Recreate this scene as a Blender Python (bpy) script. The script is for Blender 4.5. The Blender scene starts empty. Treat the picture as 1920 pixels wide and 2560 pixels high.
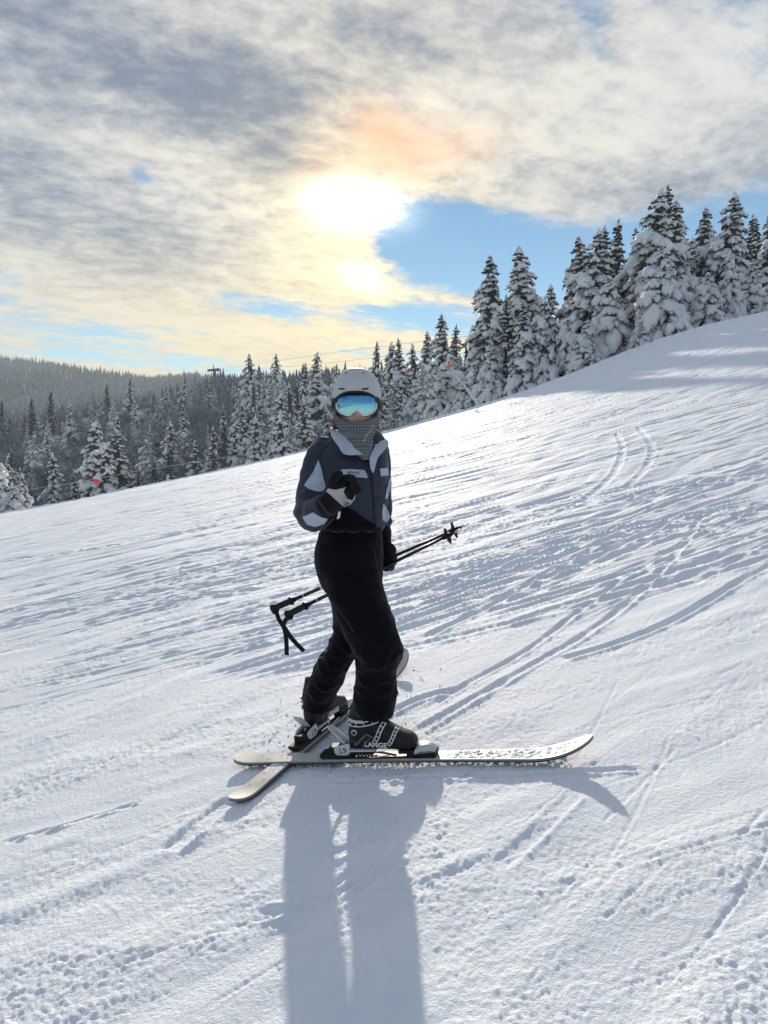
import bpy, math, random
import numpy as np
from mathutils import Vector, Matrix
from mathutils.bvhtree import BVHTree

EXPOSURE = 0.36
SUN_E = 5.0
SKY_MUL = 0.10        # clear sky between the clouds
SKY_GAIN = 0.84
HAZE_D = 0.00026
HAZE_TOP = 190.0
R = math.radians
SC = bpy.context.scene
COL = SC.collection

# ------------------------------------------------------------------ camera
CAM_Z = 1.34
PITCH = R(4.5)
cam_data = bpy.data.cameras.new("camera")
cam = bpy.data.objects.new("camera", cam_data)
COL.objects.link(cam)
cam_data.sensor_fit = 'HORIZONTAL'
cam_data.sensor_width = 36.0
cam_data.lens = 36.0
cam_data.clip_start = 0.05
cam_data.clip_end = 20000
cam.location = (0, 0, CAM_Z)
cam.rotation_euler = (R(90) - PITCH, 0, 0)
SC.camera = cam
FPX, CX, CY = 1920.0, 960.0, 1280.0      # photograph's pixel geometry


def ray(px, py):
    u, v = px - CX, CY - py
    return np.array([u, FPX * math.cos(PITCH) + v * math.sin(PITCH), v * math.cos(PITCH) - FPX * math.sin(PITCH)])


def W(px, py, d):
    """point in the world seen at a photo pixel, d metres ahead of the camera"""
    r = ray(px, py)
    return np.array([0, 0, CAM_Z]) + r * (d / r[1])


# ------------------------------------------------------------------ view
SC.render.engine = 'CYCLES'
SC.view_settings.view_transform = 'Standard'
SC.view_settings.look = 'None'
SC.view_settings.exposure = EXPOSURE
SC.view_settings.gamma = 1.0
SC.view_settings.use_curve_mapping = False
SC.cycles.use_denoising = True
SC.cycles.max_bounces = 6
SC.cycles.diffuse_bounces = 3
SC.cycles.glossy_bounces = 3
SC.cycles.volume_bounces = 0
SC.cycles.use_adaptive_sampling = True
SC.cycles.adaptive_threshold = 0.025
SC.cycles.transparent_max_bounces = 8
SC.cycles.sample_clamp_indirect = 6.0
SC.cycles.caustics_reflective = False
SC.cycles.caustics_refractive = False

# ------------------------------------------------------------------ sun
sd = ray(892, 545)
sd = sd / np.linalg.norm(sd)
SUN_EL = math.asin(sd[2])
SUN_AZ = math.atan2(sd[0], sd[1])
sun_data = bpy.data.lights.new("sun", 'SUN')
sun_data.energy = SUN_E
sun_data.angle = R(0.9)
sun_data.color = (1.0, 0.88, 0.72)
sun = bpy.data.objects.new("sun", sun_data)
COL.objects.link(sun)
sun.rotation_euler = Vector((-sd[0], -sd[1], -sd[2])).to_track_quat('-Z', 'Y').to_euler()
sun.location = (sd[0] * 60, sd[1] * 60, sd[2] * 60)


# ------------------------------------------------------------------ node helper
class NG:
    def __init__(self, tree):
        self.t = tree
        self.n = tree.nodes
        self.l = tree.links

    def node(self, kind, **kw):
        nd = self.n.new(kind)
        for k, v in kw.items():
            setattr(nd, k, v)
        return nd

    def put(self, sock, v):
        if isinstance(v, (int, float)):
            sock.default_value = v
        elif isinstance(v, (tuple, list)):
            if len(v) == 3 and sock.type == 'RGBA':
                v = (*v, 1.0)
            sock.default_value = v
        else:
            self.l.new(v, sock)

    def m(self, op, a, b=0.0, c=0.0, clamp=False):
        nd = self.node('ShaderNodeMath', operation=op, use_clamp=clamp)
        self.put(nd.inputs[0], a)
        self.put(nd.inputs[1], b)
        self.put(nd.inputs[2], c)
        return nd.outputs[0]

    def add(self, *a):
        r = a[0]
        for x in a[1:]:
            r = self.m('ADD', r, x)
        return r

    def mul(self, *a):
        r = a[0]
        for x in a[1:]:
            r = self.m('MULTIPLY', r, x)
        return r

    def smooth(self, x, lo, hi):
        nd = self.node('ShaderNodeMapRange', interpolation_type='SMOOTHSTEP')
        self.put(nd.inputs[0], x)
        self.put(nd.inputs[1], lo)
        self.put(nd.inputs[2], hi)
        return nd.outputs[0]

    def lin(self, x, lo, hi, a=0.0, b=1.0):
        nd = self.node('ShaderNodeMapRange')
        self.put(nd.inputs[0], x)
        for i, v in enumerate((lo, hi, a, b)):
            nd.inputs[i + 1].default_value = v
        return nd.outputs[0]

    def mix(self, f, a, b, blend='MIX'):
        nd = self.node('ShaderNodeMix', data_type='RGBA', blend_type=blend)
        self.put(nd.inputs[0], f)
        self.put(nd.inputs[6], a)
        self.put(nd.inputs[7], b)
        return nd.outputs[2]

    def noise(self, vec, scale, detail=4.0, rough=0.5, dist=0.0, lac=2.0):
        nd = self.node('ShaderNodeTexNoise')
        self.put(nd.inputs['Vector'], vec)
        nd.inputs['Scale'].default_value = scale
        nd.inputs['Detail'].default_value = detail
        nd.inputs['Roughness'].default_value = rough
        nd.inputs['Distortion'].default_value = dist
        nd.inputs['Lacunarity'].default_value = lac
        return nd.outputs['Fac']

    def vec(self, x, y, z=0.0):
        nd = self.node('ShaderNodeCombineXYZ')
        self.put(nd.inputs[0], x)
        self.put(nd.inputs[1], y)
        self.put(nd.inputs[2], z)
        return nd.outputs[0]


# ------------------------------------------------------------------ sky
world = bpy.data.worlds.new("World")
SC.world = world
world.use_nodes = True
world.cycles.sampling_method = 'MANUAL'
world.cycles.sample_map_resolution = 512
wt = world.node_tree
wt.nodes.clear()
g = NG(wt)
tc = g.node('ShaderNodeTexCoord').outputs['Generated']
nrm = g.node('ShaderNodeVectorMath', operation='NORMALIZE')
g.l.new(tc, nrm.inputs[0])
D = nrm.outputs[0]
sep = g.node('ShaderNodeSeparateXYZ')
g.l.new(D, sep.inputs[0])
X, Y, Z = sep.outputs
AZ = g.m('ARCTAN2', X, Y)
EL = g.m('ARCSINE', Z)
sky = g.node('ShaderNodeTexSky', sky_type='NISHITA')
sky.sun_disc = False
sky.sun_elevation = SUN_EL
sky.sun_rotation = SUN_AZ
sky.altitude = 500
sky.air_density = 1.0
sky.dust_density = 0.0
sky.ozone_density = 2.5
# cloud sheet seen from below: direction -> point on a flat layer
zz = g.m('MAXIMUM', Z, 0.0)
inv = g.m('DIVIDE', 1.0, g.m('ADD', zz, 0.16))
PX, PY = g.m('MULTIPLY', X, inv), g.m('MULTIPLY', Y, inv)
# drift direction: bands run from lower left to upper right
ca, sa = math.cos(R(24)), math.sin(R(24))
QA = g.add(g.mul(PX, ca), g.mul(PY, sa))
QB = g.add(g.mul(PX, -sa), g.mul(PY, ca))
big = g.noise(g.vec(g.mul(QA, 0.75), QB, 3.3), 1.15, 5, 0.56, 0.0)
mid = g.noise(g.vec(g.mul(QA, 0.8), QB, 7.7), 3.4, 4, 0.58, 0.25)
rip = g.noise(g.vec(g.add(QA, g.mul(mid, 0.2)), g.add(g.mul(QB, 1.35), g.mul(big, 0.3)), 1.7), 11.0, 4, 0.62, 0.0)
fine = g.noise(g.vec(PX, g.mul(PY, 0.85), 5.1), 21.0, 4, 0.68, 0.0)
streak = g.noise(g.vec(g.mul(AZ, 2.6), g.mul(g.add(EL, g.mul(AZ, 0.10)), 22.0), 2.0), 1.0, 4, 0.58, 0.0)


def azel(px, py):
    d = ray(px, py)
    d = d / np.linalg.norm(d)
    return math.atan2(d[0], d[1]), math.asin(d[2])


def blob(px, py, wx, wy, rot=0.0):
    """soft patch of the sky round one direction; widths in photo pixels"""
    a0, e0 = azel(px, py)
    da = g.m('MULTIPLY', g.m('SUBTRACT', AZ, a0), FPX)
    de = g.m('MULTIPLY', g.m('SUBTRACT', EL, e0), FPX)
    c, s = math.cos(R(rot)), math.sin(R(rot))
    p = g.m('DIVIDE', g.add(g.mul(da, c), g.mul(de, s)), wx)
    q = g.m('DIVIDE', g.add(g.mul(da, -s), g.mul(de, c)), wy)
    r2 = g.add(g.mul(p, p), g.mul(q, q))
    return g.m('EXPONENT', g.m('MULTIPLY', r2, -1.0))


def total(items):
    r = None
    for k, a in items:
        t = g.mul(blob(*a), k)
        r = t if r is None else g.add(r, t)
    return r


holes = total([
    (1.1, (1230, 640, 260, 75, -12)), (1.0, (1130, 610, 170, 70, -8)), (0.75, (1760, 560, 330, 70, 6)),
    (0.5, (1440, 690, 200, 90, 0)), (0.55, (600, 775, 170, 32, -6)), (0.45, (120, 690, 330, 40, 4)),
    (0.40, (345, 432, 30, 26, 0)), (0.35, (410, 480, 60, 36, -20)), (0.40, (1490, 110, 60, 110, 20)),
    (0.30, (1330, 400, 60, 50, -40)), (0.35, (1060, 800, 200, 40, -8)), (0.25, (250, 820, 300, 40, 0))])
solid = total([
    (0.7, (150, 120, 560, 230, -18)), (0.8, (120, 520, 420, 130, -18)), (0.55, (640, 240, 330, 120, -10)),
    (0.45, (1780, 430, 420, 120, 6)), (0.35, (1500, 250, 500, 220, 0)), (0.6, (905, 560, 90, 60, 0)),
    (0.42, (700, 690, 300, 60, -10)), (0.42, (330, 740, 420, 60, -8)), (0.3, (500, 860, 600, 50, 0)), (0.30, (900, 650, 120, 60, -20)), (0.45, (1160, 668, 45, 12, 0))])
dens = g.add(g.mul(big, 0.55), g.mul(mid, 0.30), g.mul(fine, 0.22), g.mul(streak, 0.18))
lowk = g.smooth(EL, R(17), R(4))
cover_in = g.add(dens, g.mul(g.m('SUBTRACT', rip, 0.5), -0.28), g.mul(solid, 0.34), g.mul(holes, -0.42), g.mul(g.m('SUBTRACT', streak, 0.5), g.mul(lowk, 0.85)), -0.04)
cover = g.smooth(cover_in, 0.45, 0.68)
# thick cloud is darker and bluer, thin cloud bright
thick = total([
    (0.62, (160, 80, 560, 170, -20)), (0.70, (60, 480, 400, 110, -18)), (0.36, (640, 230, 340, 100, -14)),
    (0.42, (1800, 440, 380, 90, 6)), (0.20, (1250, 60, 500, 110, 0)), (-0.42, (1500, 250, 460, 150, 0)), (-0.25, (450, 400, 200, 70, -20)), (-0.3, (250, 760, 330, 60, -8))])
shade = g.add(g.mul(thick, 0.66), g.mul(g.m('SUBTRACT', big, 0.5), 0.85), g.mul(g.m('SUBTRACT', mid, 0.5), 0.6),
              g.mul(g.m('SUBTRACT', rip, 0.5), 0.95), g.mul(g.m('SUBTRACT', fine, 0.5), 0.6), 0.30)
shade = g.smooth(shade, 0.0, 1.0)
cloud = g.mix(shade, (0.64, 0.66, 0.69), (0.15, 0.21, 0.32))
# sun behind the cloud: forward scattering
dt = g.node('ShaderNodeVectorMath', operation='DOT_PRODUCT')
g.l.new(D, dt.inputs[0])
dt.inputs[1].default_value = tuple(sd)
ang = g.m('ARCCOSINE', g.m('MINIMUM', dt.outputs['Value'], 0.999999))
gl1 = g.m('EXPONENT', g.mul(ang, -1 / 0.26))
gl2 = g.m('EXPONENT', g.mul(g.mul(ang, ang), -1 / (0.115 ** 2)))
gl3 = g.add(blob(880, 512, 96, 42, -6), g.mul(blob(905, 692, 50, 26, -20), 0.36))
warm = g.mix(gl1, (0, 0, 0), (0.46, 0.31, 0.04))
warm2 = g.mix(gl2, (0, 0, 0), (0.58, 0.38, 0.02))
core = g.mix(1.0, (0, 0, 0), (3.4, 3.0, 2.2))
thin = g.m('SUBTRACT', 1.0, g.mul(shade, 0.75))
lowwarm = g.mul(g.smooth(EL, R(17), R(4)), g.smooth(ang, 1.0, 0.1))
cloud = g.mix(g.mul(lowwarm, 0.85), cloud, (0.80, 0.66, 0.40))
cl = g.mix(thin, (0, 0, 0), warm, 'MIX')
cloud = g.mix(1.0, cloud, cl, 'ADD')
cl2 = g.mix(g.mul(thin, g.lin(fine, 0.3, 0.7, 0.45, 1.1)), (0, 0, 0), warm2)
cloud = g.mix(1.0, cloud, cl2, 'ADD')
pink = g.mul(total([(0.55, (965, 335, 85, 48, -14)), (0.30, (1060, 385, 150, 45, 8)), (0.16, (800, 470, 60, 90, 0))]), g.lin(mid, 0.3, 0.7, 0.6, 1.2))
cloud = g.mix(g.mul(pink, 1.7), cloud, (1.15, 0.58, 0.30))
bluesky = g.mix(1.0, sky.outputs[0], (SKY_MUL * 0.78, SKY_MUL * 0.98, SKY_MUL * 1.0), 'MULTIPLY')
full = g.mix(cover, bluesky, cloud)
gfac = g.mul(gl3, g.lin(fine, 0.32, 0.62, 0.45, 1.15))
glow = g.mix(gfac, (0, 0, 0), (3.6, 3.2, 2.5))
full = g.mix(1.0, full, glow, 'ADD')
bg = g.node('ShaderNodeBackground')
full = g.mix(1.0, full, (10.0, 10.0, 10.0), 'MULTIPLY')
g.l.new(full, bg.inputs[0])
bg.inputs[1].default_value = 0.1 * SKY_GAIN
wo = g.node('ShaderNodeOutputWorld')
g.l.new(bg.outputs[0], wo.inputs[0])


# ------------------------------------------------------------------ numpy noise
_rs = np.random.RandomState(11)
_perm = np.tile(_rs.permutation(512), 3).astype(np.int64)
_ga = _rs.rand(512) * 2 * np.pi
_gx, _gy = np.cos(_ga), np.sin(_ga)
_g3 = _rs.randn(512, 3)
_g3 /= np.linalg.norm(_g3, axis=1)[:, None]


def pn2(x, y, seed=0):
    xi, yi = np.floor(x).astype(np.int64), np.floor(y).astype(np.int64)
    xf, yf = x - xi, y - yi
    u = xf * xf * xf * (xf * (xf * 6 - 15) + 10)
    v = yf * yf * yf * (yf * (yf * 6 - 15) + 10)

    def gr(ix, iy, dx, dy):
        h = _perm[(_perm[(ix + seed * 37) & 511] + iy) & 511]
        return _gx[h] * dx + _gy[h] * dy
    a = gr(xi, yi, xf, yf)
    b = gr(xi + 1, yi, xf - 1, yf)
    c = gr(xi, yi + 1, xf, yf - 1)
    d = gr(xi + 1, yi + 1, xf - 1, yf - 1)
    return ((a + u * (b - a)) * (1 - v) + (c + u * (d - c)) * v) * 1.5


def pn3(P, seed=0):
    I = np.floor(P).astype(np.int64)
    F = P - I
    U = F * F * F * (F * (F * 6 - 15) + 10)
    r = 0
    for dx in (0, 1):
        for dy in (0, 1):
            for dz in (0, 1):
                h = _perm[(_perm[(_perm[(I[:, 0] + dx + seed * 31) & 511] + I[:, 1] + dy) & 511] + I[:, 2] + dz) & 511]
                gv = _g3[h]
                d = gv[:, 0] * (F[:, 0] - dx) + gv[:, 1] * (F[:, 1] - dy) + gv[:, 2] * (F[:, 2] - dz)
                w = (U[:, 0] if dx else 1 - U[:, 0]) * (U[:, 1] if dy else 1 - U[:, 1]) * (U[:, 2] if dz else 1 - U[:, 2])
                r = r + d * w
    return r * 1.6


def sstep(x, a, b):
    t = np.clip((x - a) / (b - a), 0, 1)
    return t * t * (3 - 2 * t)


# ------------------------------------------------------------------ meshes
def mesh(name, V, F, mat=None, smooth=True):
    me = bpy.data.meshes.new(name)
    V = np.asarray(V, dtype=np.float64).reshape(-1, 3)
    if isinstance(F, np.ndarray):
        n, k = F.shape
        me.vertices.add(len(V))
        me.vertices.foreach_set('co', V.astype(np.float32).ravel())
        me.loops.add(n * k)
        me.loops.foreach_set('vertex_index', F.astype(np.int32).ravel())
        me.polygons.add(n)
        me.polygons.foreach_set('loop_start', np.arange(0, n * k, k, dtype=np.int32))
        me.polygons.foreach_set('loop_total', np.full(n, k, dtype=np.int32))
        me.update(calc_edges=True)
        me.validate()
    else:
        me.from_pydata(V.tolist(), [], [list(map(int, f)) for f in F])
        me.update()
    me.polygons.foreach_set('use_smooth', np.full(len(me.polygons), smooth))
    if mat is not None:
        me.materials.append(mat)
    return me


def obj(name, me, parent=None):
    o = bpy.data.objects.new(name, me)
    COL.objects.link(o)
    if parent is not None:
        o.parent = parent
    return o


def empty(name, loc=(0, 0, 0)):
    o = bpy.data.objects.new(name, None)
    o.empty_display_size = 0.1
    COL.objects.link(o)
    o.location = loc
    return o


def tag(o, label=None, cat=None, group=None, kind=None):
    if label:
        o['label'] = label
    if cat:
        o['category'] = cat
    if group:
        o['group'] = group
    if kind:
        o['kind'] = kind
    return o


class MB:
    """collects verts and faces of one part"""
    def __init__(self):
        self.V, self.F, self.n = [], [], 0

    def add(self, V, F):
        V = np.asarray(V, float).reshape(-1, 3)
        self.V.append(V)
        self.F += [[i + self.n for i in f] for f in F]
        self.n += len(V)
        return self

    def verts(self):
        return np.vstack(self.V)

    def build(self, name, mat, parent=None, smooth=True, xf=None, bevel=0.0):
        V = self.verts()
        if xf is not None:
            V = xf(V)
        o = obj(name, mesh(name, V, self.F, mat, smooth), parent)
        if bevel:
            bv = o.modifiers.new('bevel', 'BEVEL')
            bv.width = bevel
            bv.segments = 2
            bv.limit_method = 'ANGLE'
        return o


def unit(v):
    v = np.asarray(v, float)
    return v / (np.linalg.norm(v) + 1e-12)


def loft(rings, n=20, cap=True, p=2.0):
    """rings: (centre, a, b) ellipses; returns V, F"""
    th = np.linspace(0, 2 * np.pi, n, endpoint=False)
    c, s = np.cos(th), np.sin(th)
    e = 2.0 / p
    c = np.sign(c) * np.abs(c) ** e
    s = np.sign(s) * np.abs(s) ** e
    V = np.vstack([np.asarray(C)[None] + c[:, None] * np.asarray(a)[None] + s[:, None] * np.asarray(b)[None] for C, a, b in rings])
    F = []
    m = len(rings)
    for i in range(m - 1):
        for j in range(n):
            k = (j + 1) % n
            F.append([i * n + j, i * n + k, (i + 1) * n + k, (i + 1) * n + j])
    if cap:
        F.append(list(range(n))[::-1])
        F.append([(m - 1) * n + j for j in range(n)])
    return V, F


def limb(pts, rad, n=16, ref=(0, 1, 0), cap=True, round_ends=False):
    """tapered tube through pts; rad = r or (r_side, r_depth)"""
    pts = [np.asarray(p, float) for p in pts]
    rad = [(r, r) if np.isscalar(r) else r for r in rad]
    rings = []
    m = len(pts)
    for i in range(m):
        t = unit(pts[min(i + 1, m - 1)] - pts[max(i - 1, 0)])
        rf = np.asarray(ref, float)
        if abs(np.dot(t, unit(rf))) > 0.97:
            rf = np.array([0, 0, 1.0])
        s = unit(np.cross(t, rf))
        b = unit(np.cross(s, t))
        rings.append((pts[i], s * rad[i][0], b * rad[i][1]))
    if round_ends:
        t0, t1 = unit(pts[0] - pts[1]), unit(pts[-1] - pts[-2])
        r0, r1 = min(rad[0]), min(rad[-1])
        pre = [(pts[0] + t0 * r0 * k, np.asarray(rings[0][1]) * q, np.asarray(rings[0][2]) * q) for k, q in ((0.92, 0.35), (0.6, 0.78))]
        post = [(pts[-1] + t1 * r1 * k, np.asarray(rings[-1][1]) * q, np.asarray(rings[-1][2]) * q) for k, q in ((0.6, 0.78), (0.92, 0.35))]
        rings = pre + rings + post
    return loft(rings, n, cap)


def spline(pts, k=6):
    """Catmull-Rom through rows of any width"""
    P = np.asarray(pts, float)
    out = []
    m = len(P)
    for i in range(m - 1):
        p0, p1, p2, p3 = P[max(i - 1, 0)], P[i], P[i + 1], P[min(i + 2, m - 1)]
        for j in range(k):
            t = j / k
            out.append(0.5 * (2 * p1 + (p2 - p0) * t + (2 * p0 - 5 * p1 + 4 * p2 - p3) * t * t + (-p0 + 3 * p1 - 3 * p2 + p3) * t ** 3))
    out.append(P[-1])
    return np.array(out)


def box(c, ax, ay, az):
    """box with centre c and half-axis vectors"""
    c, ax, ay, az = (np.asarray(v, float) for v in (c, ax, ay, az))
    V = [c + sx * ax + sy * ay + sz * az for sz in (-1, 1) for sy in (-1, 1) for sx in (-1, 1)]
    F = [[0, 2, 3, 1], [4, 5, 7, 6], [0, 1, 5, 4], [2, 6, 7, 3], [0, 4, 6, 2], [1, 3, 7, 5]]
    return np.array(V), F


def bar(p, q, w, t, up=(0, 0, 1)):
    """flat bar from p to q, width w across, thickness t along up"""
    p, q = np.asarray(p, float), np.asarray(q, float)
    d = (q - p) / 2
    up = np.asarray(up, float)
    s = unit(np.cross(d, up))
    u = unit(np.cross(s, d))
    return box((p + q) / 2, d, s * w / 2, u * t / 2)


def ico(sub):
    import bmesh
    bm = bmesh.new()
    bmesh.ops.create_icosphere(bm, subdivisions=sub, radius=1.0)
    V = np.array([v.co[:] for v in bm.verts])
    F = np.array([[v.index for v in f.verts] for f in bm.faces])
    bm.free()
    return V, F


def remesh(mb, voxel, smooth_it=6, fac=0.5):
    """union the collected closed pieces into one continuous skin"""
    me = mesh('tmp', mb.verts(), mb.F, None)
    o = obj('tmp', me)
    r = o.modifiers.new('r', 'REMESH')
    r.mode = 'VOXEL'
    r.voxel_size = voxel
    s = o.modifiers.new('s', 'SMOOTH')
    s.factor = fac
    s.iterations = smooth_it
    bpy.context.view_layer.update()
    dg = bpy.context.evaluated_depsgraph_get()
    ev = o.evaluated_get(dg)
    em = ev.to_mesh()
    V = np.empty(len(em.vertices) * 3, np.float32)
    em.vertices.foreach_get('co', V)
    N = np.empty(len(em.vertices) * 3, np.float32)
    em.vertices.foreach_get('normal', N)
    F = np.empty(len(em.loops), np.int32)
    em.loops.foreach_get('vertex_index', F)
    F = F.reshape(-1, 4)
    ev.to_mesh_clear()
    bpy.data.objects.remove(o)
    bpy.data.meshes.remove(me)
    return V.reshape(-1, 3).astype(float), N.reshape(-1, 3).astype(float), F


def text_geo(s, size, depth=0.0006, bold=0.0):
    cu = bpy.data.curves.new('tmp', 'FONT')
    cu.body = s
    cu.size = size
    cu.extrude = depth
    cu.offset = bold
    cu.align_x = 'CENTER'
    cu.align_y = 'CENTER'
    cu.resolution_u = 3
    o = bpy.data.objects.new('tmp', cu)
    COL.objects.link(o)
    bpy.context.view_layer.update()
    ev = o.evaluated_get(bpy.context.evaluated_depsgraph_get())
    em = ev.to_mesh()
    V = np.array([v.co[:] for v in em.vertices])
    F = [list(p.vertices) for p in em.polygons]
    ev.to_mesh_clear()
    bpy.data.objects.remove(o)
    bpy.data.curves.remove(cu)
    return V, F


# ------------------------------------------------------------------ materials
def mat_new(name):
    m = bpy.data.materials.new(name)
    m.use_nodes = True
    nt = m.node_tree
    b = nt.nodes['Principled BSDF']
    return m, NG(nt), b


def plain(name, col, rough=0.6, metal=0.0, spec=0.5, var=0.0, vscale=30.0, bump=0.0, bscale=400.0, coat=0.0):
    m, q, b = mat_new(name)
    b.inputs['Base Color'].default_value = (*col, 1)
    b.inputs['Roughness'].default_value = rough
    b.inputs['Metallic'].default_value = metal
    b.inputs['Specular IOR Level'].default_value = spec
    b.inputs['Coat Weight'].default_value = coat
    oc = q.node('ShaderNodeTexCoord').outputs['Object']
    if var:
        n = q.noise(oc, vscale, 5, 0.6)
        q.l.new(q.mix(q.lin(n, 0.3, 0.7), tuple(c * (1 - var) for c in col), tuple(min(1, c * (1 + var)) for c in col)), b.inputs['Base Color'])
    if bump:
        n2 = q.noise(oc, bscale, 3, 0.6)
        bp = q.node('ShaderNodeBump')
        bp.inputs['Strength'].default_value = bump
        bp.inputs['Distance'].default_value = 0.002
        q.l.new(n2, bp.inputs['Height'])
        q.l.new(bp.outputs[0], b.inputs['Normal'])
    return m


# ------------------------------------------------------------------ terrain
CREST_Y = 50.0
_crest_px = [(-900, 1420), (-400, 1345), (0, 1281), (150, 1256), (300, 1226), (500, 1184), (700, 1141), (850, 1104), (975, 1076), (1100, 1040), (1200, 1012),
             (1300, 980), (1400, 944), (1500, 903), (1600, 863), (1700, 830), (1800, 804), (1920, 777), (2100, 745), (2500, 690)]
_cp = np.array([W(a, b, CREST_Y) for a, b in _crest_px])
_cx = np.concatenate([[-400], _cp[:, 0], [400]])
_cz = np.concatenate([[_cp[0, 2] - 60], _cp[:, 2], [_cp[-1, 2] + 70]])


def crest_z(x):
    r = 0
    for k in (-1.2, -0.6, 0, 0.6, 1.2):
        r = r + np.interp(x + k, _cx, _cz)
    return r / 5


def base(x, y):
    """large shape of the land"""
    x, y = np.asarray(x, float), np.asarray(y, float)
    yy = np.clip(y, -60, CREST_Y)
    xs = np.clip(x, -60, 60)
    t = np.clip((yy - 3.3) / (CREST_Y - 3.3), -0.5, 1)
    near = 0.16 * xs + 0.012 * np.minimum(yy - 3.3, 0)
    z = near * (1 - np.clip(t, 0, 1)) + crest_z(xs) * np.clip(t, 0, 1) + 0.03 * np.minimum(yy - 3.3, 0)
    z = z + 0.10 * (x - xs)
    # roll-over at the far edge of the piste
    z = z - 0.012 * np.clip(yy - (CREST_Y - 6), 0, 6) ** 2 * 0.5
    # beyond: gully on the left, gentle wooded shoulder on the right
    over = np.maximum(y - CREST_Y, 0)
    u = np.clip(x / np.maximum(y, 30), -1.2, 1.2)
    slope = (crest_z(u * CREST_Y) - CAM_Z) / CREST_Y
    line = CAM_Z + y * slope                       # sight line over the edge
    lf = sstep(-u, -0.22, 0.42)                    # 0 right, 1 left
    drop = (0.6 + 11.0 * lf) * sstep(over, 0, 38) + 0.35 * sstep(over, 0, 4)
    rise = (lf * 0.26 + 0.05 * lf * (1 - lf)) * np.maximum(y - 95, 0) + (1 - lf) * 0.02 * np.maximum(y - 80, 0)
    rise = rise - lf ** 2 * 0.21 * np.maximum(y - 235, 0) - 0.2 * lf * (1 - lf) * np.maximum(y - 330, 0)
    far = line - drop + rise * np.where(y < 600, 1, 1)
    cap = 150.0
    far = np.where(y > 330, np.minimum(far, 30 + (far - 30) * np.exp(-(y - 330) / 500.0)), far)
    z = np.where(y > CREST_Y, far, z)
    # distant ridge
    a = np.arctan2(x, np.maximum(y, 1))
    ridge_top = np.interp(a, [-0.9, -0.62, -0.46, -0.40, -0.34, -0.29, -0.245, -0.205, -0.17, -0.13, -0.05, 0.2],
                          [165, 150, 132, 127, 116, 109, 115, 114, 100, 90, 80, 60])
    rr = np.hypot(x, y)
    k = sstep(rr, 480, 1250) * (1 - 0.75 * sstep(rr, 1500, 2600))
    z = np.where(y > 300, z * (1 - k) + (ridge_top - 8) * k, z)
    return z


def G(px, py, lift=0.0):
    """point of the snow seen at a photo pixel"""
    r = ray(px, py)
    r = r / r[1]
    lo, hi = 0.4, 49.0
    for _ in range(50):
        m = (lo + hi) / 2
        p = np.array([0, 0, CAM_Z]) + r * m
        if p[2] > float(base(p[0], p[1])) + lift:
            lo = m
        else:
            hi = m
    p = np.array([0, 0, CAM_Z]) + r * lo
    return p


def ground_normal(x, y):
    e = 0.15
    dx = float(base(x + e, y) - base(x - e, y)) / (2 * e)
    dy = float(base(x, y + e) - base(x, y - e)) / (2 * e)
    return unit([-dx, -dy, 1])


# ski lines on the snow: (photo polyline, half width m, depth m)
TRACKS = [
    ([(760, 1957), (1000, 1947), (1250, 1938), (1615, 1922)], 0.016, 0.012),
    ([(420, 2130), (500, 2062), (585, 1992)], 0.045, 0.012),
    ([(0, 2108), (110, 2078), (200, 2052), (290, 2024), (357, 2001)], 0.010, 0.012),
    ([(1030, 1838), (1165, 1757), (1330, 1662), (1500, 1560), (1640, 1440), (1722, 1340), (1760, 1265)], 0.028, 0.010),
    ([(1060, 1775), (1180, 1700), (1320, 1622), (1440, 1535), (1600, 1420), (1820, 1300), (2050, 1190)], 0.022, 0.009),
    ([(940, 1800), (1050, 1745), (1140, 1722)], 0.03, 0.012),
    ([(1240, 2170), (1340, 2085), (1440, 1985)], 0.03, 0.005),
    ([(1050, 1600), (1250, 1500), (1450, 1385), (1640, 1300), (1900, 1235)], 0.035, 0.018),
    ([(1400, 1650), (1560, 1600), (1700, 1540), (1900, 1420)], 0.03, 0.014),
    ([(700, 2330), (860, 2235), (1000, 2120)], 0.035, 0.010),
    ([(640, 2290), (760, 2260), (880, 2190), (980, 2075)], 0.03, 0.009),
    ([(820, 2140), (900, 2110), (1010, 2020)], 0.03, 0.008),
    ([(0, 1480), (300, 1418), (640, 1356), (760, 1330)], 0.05, 0.022),
    ([(0, 1560), (260, 1500), (520, 1452), (690, 1410)], 0.05, 0.022),
    ([(0, 1405), (350, 1350), (700, 1270)], 0.06, 0.03),
    ([(200, 1560), (420, 1500), (650, 1470)], 0.06, 0.02),
    ([(1080, 1480), (1300, 1390), (1500, 1330), (1920, 1250)], 0.05, 0.022),
    ([(1540, 1080), (1556, 1120), (1540, 1180), (1470, 1240), (1350, 1300)], 0.05, 0.011),
    ([(1590, 1060), (1630, 1120), (1610, 1180), (1560, 1220)], 0.05, 0.010),
    ([(1180, 1500), (1420, 1420), (1700, 1290)], 0.05, 0.02),
]


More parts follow.
